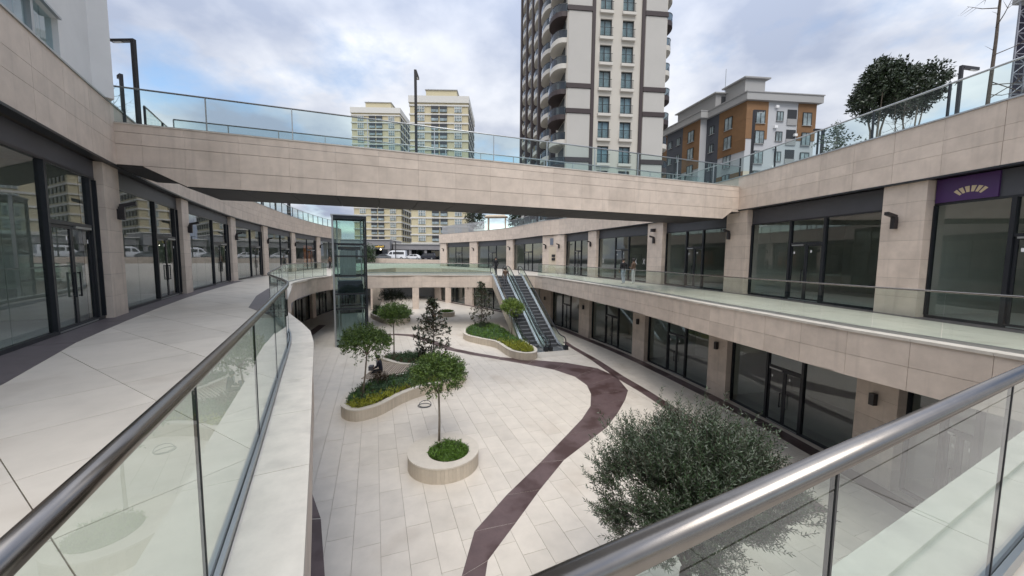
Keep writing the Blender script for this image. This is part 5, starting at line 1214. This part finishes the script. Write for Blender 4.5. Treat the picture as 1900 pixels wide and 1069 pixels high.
# construction mast at the right edge
ms = thing('construction_mast', 'lattice hoist mast beside dark netting at the upper right edge', 'mast')
mx0, my0 = 51.9, 40.0
for dx_, dy_ in ((-0.6, 0), (0.6, 0), (0, 0.5)): q = MB(); q.box((mx0 + dx_, my0 + dy_, 18), 0.10, 0.10, 36); q.build('chord', 'mast', ms)
q = MB()
for k in range(36):
    z = k * 1.0; s_ = 1 if k % 2 else -1; q.tube([(mx0 - 0.6 * s_, my0, z), (mx0 + 0.6 * s_, my0, z + 1)], 0.05, 4, cap=False); q.tube([(mx0 - 0.6, my0, z), (mx0 + 0.6, my0, z)], 0.05, 4, cap=False)
q.build('bracing', 'mast', ms)
q = MB(); q.box((mx0 + 0.2, my0, 28.8), 1.8, 1.2, 1.5); q.build('hoist_cage', 'roof_trim', ms)
nb_ = thing('netted_building', 'dark netted building under construction at the right edge', 'building'); q = MB(); q.box((mx0 + 9.1, my0 + 0.9, 20), 16, 0.8, 44); q.build('netting', 'netting', nb_)
q = MB(); q.box((mx0 + 0.6, my0 - 0.8, 17.6), 0.7, 0.5, 5); q.box((mx0 + 4.5, my0 - 0.8, 18.2), 7, 0.5, 0.6); q.build('cream_scaffold', 'cream_paint', nb_)
# tall frames on the far left roof
fr_ = thing('roof_frame', 'slender dark steel frame standing on the left roof edge', 'frame')
for yy in (36.0, 40.0, 44.0):
    p = point_at_y(offset(LP, 1.2), yy); q = MB(); q.box((p[0], p[1], 7.4), 0.12, 0.12, 3.9); q.build('post', 'lamp_black', fr_)
for y0_, y1_, z in ((36.0, 40.0, 9.3), (40.0, 44.0, 9.3), (36.0, 40.0, 8.2), (40.0, 44.0, 8.2)):
    q = MB(); q.ext(point_at_y(offset(LP, 1.2), y0_ + 0.06), point_at_y(offset(LP, 1.2), y1_ - 0.06), -0.04, 0.04, z - 0.05, z + 0.05); q.build('beam', 'lamp_black', fr_)

# ================================================================== PEOPLE
def person(label, loc, rz, pose, cols, hair='hair', bag=None):
    t = thing('person', label, 'person', loc, rz=rz)
    # joints: local x = right, y = forward, z = up
    P = {'pelvis': (0, 0, .96), 'waist': (0, 0, 1.10), 'chest': (0, 0.01, 1.30), 'neck': (0, 0.0, 1.48), 'headb': (0, 0.02, 1.56), 'head': (0, 0.03, 1.66), 'crown': (0, 0.02, 1.75), 'nose': (0, 0.135, 1.635)}
    for s, n in ((-1, 'l'), (1, 'r')):
        P.update({n + 'sh': (s * .19, 0, 1.43), n + 'el': (s * .25, -.02, 1.15), n + 'wr': (s * .25, .08, .92), n + 'pm': (s * .245, .11, .85), n + 'hip': (s * .10, 0, .92), n + 'kn': (s * .11, .02, .50), n + 'an': (s * .11, -.02, .09), n + 'to': (s * .13, .16, .04)})
    P.update(pose); rad = {'pelvis': .155, 'waist': .14, 'chest': .165, 'neck': .062, 'headb': .075, 'head': .10, 'crown': .07, 'nose': .018}
    for n in 'lr': rad.update({n + 'sh': .08, n + 'el': .052, n + 'wr': .035, n + 'pm': .034, n + 'hip': .098, n + 'kn': .065, n + 'an': .045, n + 'to': .042})
    E = [('pelvis', 'waist'), ('waist', 'chest'), ('chest', 'neck'), ('neck', 'headb'), ('headb', 'head'), ('head', 'crown'), ('head', 'nose')]
    for n in 'lr': E += [('chest', n + 'sh'), (n + 'sh', n + 'el'), (n + 'el', n + 'wr'), (n + 'wr', n + 'pm'), ('pelvis', n + 'hip'), (n + 'hip', n + 'kn'), (n + 'kn', n + 'an'), (n + 'an', n + 'to')]
    for n, s in (('l', -1), ('r', 1)):
        w, pm = Vector(P[n + 'wr']), Vector(P[n + 'pm']); d = (pm - w).normalized(); sd = d.cross(Vector((0, 1, 0.2))).normalized()
        for k, (off, ln_) in enumerate(((-.028, .065), (-.01, .08), (.01, .085), (.028, .072))):
            a = pm + d * .03 + sd * off; b = a + d * ln_ * .55 + Vector((0, .012, 0)); c_ = b + (d * .6 + Vector((-s * .4, .3, 0))).normalized() * ln_ * .45
            for nm, v, r in ((n + 'f%da' % k, b, .009), (n + 'f%db' % k, c_, .007)): P[nm] = tuple(v); rad[nm] = r
            E += [(n + 'pm', n + 'f%da' % k), (n + 'f%da' % k, n + 'f%db' % k)]
        v = w.lerp(pm, .6) + Vector((-s * .03, .05, -.02)); P[n + 'th'] = tuple(v); rad[n + 'th'] = .01; E.append((n + 'pm', n + 'th'))
    names = list(P); idx = {n: i for i, n in enumerate(names)}
    me = bpy.data.meshes.new('body'); me.from_pydata([P[n] for n in names], [(idx[a], idx[b]) for a, b in E], [])
    tmp = bpy.data.objects.new('tmp_body', me); COL.objects.link(tmp)
    sk = tmp.modifiers.new('s', 'SKIN'); sk.use_smooth_shade = True; layer = me.skin_vertices[0].data
    for i, n in enumerate(names): layer[i].radius = (rad[n], rad[n] * (0.78 if n in ('waist', 'chest', 'pelvis') else 1.0)); layer[i].use_root = (n == 'pelvis')
    sb = tmp.modifiers.new('u', 'SUBSURF'); sb.levels = 1; sb.render_levels = 1
    dg = bpy.context.evaluated_depsgraph_get(); dg.update(); nm_ = bpy.data.meshes.new_from_object(tmp.evaluated_get(dg)); bpy.data.objects.remove(tmp)
    mats = ['skin', cols['top'], cols['leg'], cols['shoe']]
    nm_.materials.clear()
    for m_ in mats: nm_.materials.append(MATS[m_])
    def zone(a, b):
        s = a + b
        if any(k in s for k in ('head', 'crown', 'nose')): return 0
        if a[1:] in ('wr', 'pm') or a[1:2] == 'f' or b[1:2] == 'f' or b[1:] in ('pm', 'th'): return 0
        if b[1:] == 'to': return 3
        if a == 'pelvis' and b != 'waist' or a[1:] in ('hip', 'kn'): return 2
        return 1
    segs = [(Vector(P[a]), Vector(P[b]), zone(a, b)) for a, b in E]
    for pl in nm_.polygons:
        c_ = pl.center; best = 1e9; z = 1
        for a, b, zz in segs:
            ab = b - a; tt = max(0, min(1, (c_ - a).dot(ab) / max(1e-9, ab.length_squared))); dd = (c_ - a - ab * tt).length
            if dd < best: best = dd; z = zz
        pl.material_index = z; pl.use_smooth = True
    bo = bpy.data.objects.new('body', nm_); COL.objects.link(bo); bo.parent = t
    hd = Vector(P['head']); hb = MB(); prof = []
    for i in range(7):
        a = math.pi * 0.5 * i / 6; prof.append((0.118 * math.cos(a) + 0.0005, 0.118 * math.sin(a)))
    hb.lathe((hd.x, hd.y - 0.022, hd.z + 0.02), [(0.112, -0.10 if cols.get('long') else -0.04)] + prof, 14); hb.build('hair', cols.get('hair', hair), t, smooth=True)
    if bag:
        mtb, pos, sz = bag; q = MB(); q.box(pos, sz[0], sz[1], sz[2]); q.build('bag', mtb, t)
    return t
walkL = {'rkn': (.11, .10, .50), 'ran': (.11, .02, .10), 'rto': (.13, .18, .05), 'lkn': (-.11, -.02, .50), 'lan': (-.11, -.16, .10), 'lto': (-.13, .0, .04)}
person('left of two people at the right gallery, in black jacket and pale jeans', (7.72, 25.8, 0.0), R(15), walkL, {'top': 'cloth_black', 'leg': 'cloth_jeans', 'shoe': 'cloth_pale'})
person('right of two people at the right gallery, in dark brown jacket', (8.45, 25.9, 0.0), R(40), {'rel': (.30, .08, 1.18), 'rwr': (.16, .26, 1.12), 'rpm': (.12, .30, 1.14)}, {'top': 'cloth_brown', 'leg': 'cloth_pale', 'shoe': 'cloth_white', 'long': True})
sit = {'lkn': (-.13, .42, .52), 'rkn': (.13, .42, .52), 'lan': (-.13, .46, .10), 'ran': (.14, .46, .10), 'lto': (-.14, .63, .05), 'rto': (.15, .63, .05), 'lhip': (-.10, 0, .54), 'rhip': (.10, 0, .54), 'pelvis': (0, -.02, .58), 'waist': (0, 0, .74), 'chest': (0, .06, .95), 'neck': (0, .10, 1.13), 'headb': (0, .13, 1.20), 'head': (0, .16, 1.29), 'crown': (0, .16, 1.38), 'nose': (0, .265, 1.25),
       'lsh': (-.19, .07, 1.07), 'rsh': (.19, .07, 1.07), 'lel': (-.24, .14, .82), 'rel': (.24, .14, .82), 'lwr': (-.12, .34, .72), 'rwr': (.12, .34, .72), 'lpm': (-.07, .38, .70), 'rpm': (.07, .38, .70)}
sp_ = person('person in dark coat, hat and white face mask sitting on the slatted bench', (-7.12, 19.85, ZP + 0.01), R(97), sit, {'top': 'cloth_navy', 'leg': 'cloth_black', 'shoe': 'cloth_black', 'hair': 'cloth_navy'})
q = MB(); q.box((0, 0.272, 1.235), 0.13, 0.05, 0.09); q.build('face_mask', 'cloth_white', sp_); q = MB(); q.box((0, 0.20, 0.96), 0.13, 0.06, 0.36); q.build('shirt', 'cloth_pale', sp_)
q = MB(); q.box((0.0, 0.50, 0.72), 0.34, 0.22, 0.24); o = q.build('shopping_bag', 'cloth_grey'); o.location = (-7.12, 19.85, ZP + 0.01); o.rotation_euler = (0, 0, R(97)); tag(o, 'grey bag on the lap of the person on the bench', 'bag')
def esc_z(s): return ZP + math.floor((s - S0) / (RUN / 22) + 1) * 5.0 / 22
s_ = 7.9; p = EPT(s_, -0.75, esc_z(s_)); lean = {'neck': (0, .08, 1.46), 'headb': (0, .12, 1.53), 'head': (0, .15, 1.62), 'crown': (0, .15, 1.71), 'nose': (0, .25, 1.60), 'rel': (.34, .10, 1.15), 'rwr': (.42, .28, 1.02), 'rpm': (.44, .33, 1.0)}
person('person in brown coat with a white bag riding up the left escalator', p, math.atan2(ed.y, ed.x) - math.pi / 2, lean, {'top': 'cloth_brown', 'leg': 'cloth_grey', 'shoe': 'cloth_black', 'long': True}, bag=('cloth_white', (0.30, 0.22, 1.22), (0.38, 0.2, 0.22)))
s_ = 10.35; p = EPT(s_, -0.95, 0.012)
person('person in dark clothes stepping off at the top of the left escalator', p, math.atan2(ed.y, ed.x) - math.pi / 2 + 0.3, walkL, {'top': 'cloth_black', 'leg': 'cloth_black', 'shoe': 'cloth_black'})
pL = point_at_y(LP, 51.2)
person('person in dark red-brown jacket standing by the far left shop beside the elevator', (-24.2, 49.5, 0.0), R(60), {}, {'top': 'cloth_brown', 'leg': 'cloth_black', 'shoe': 'cloth_black'})
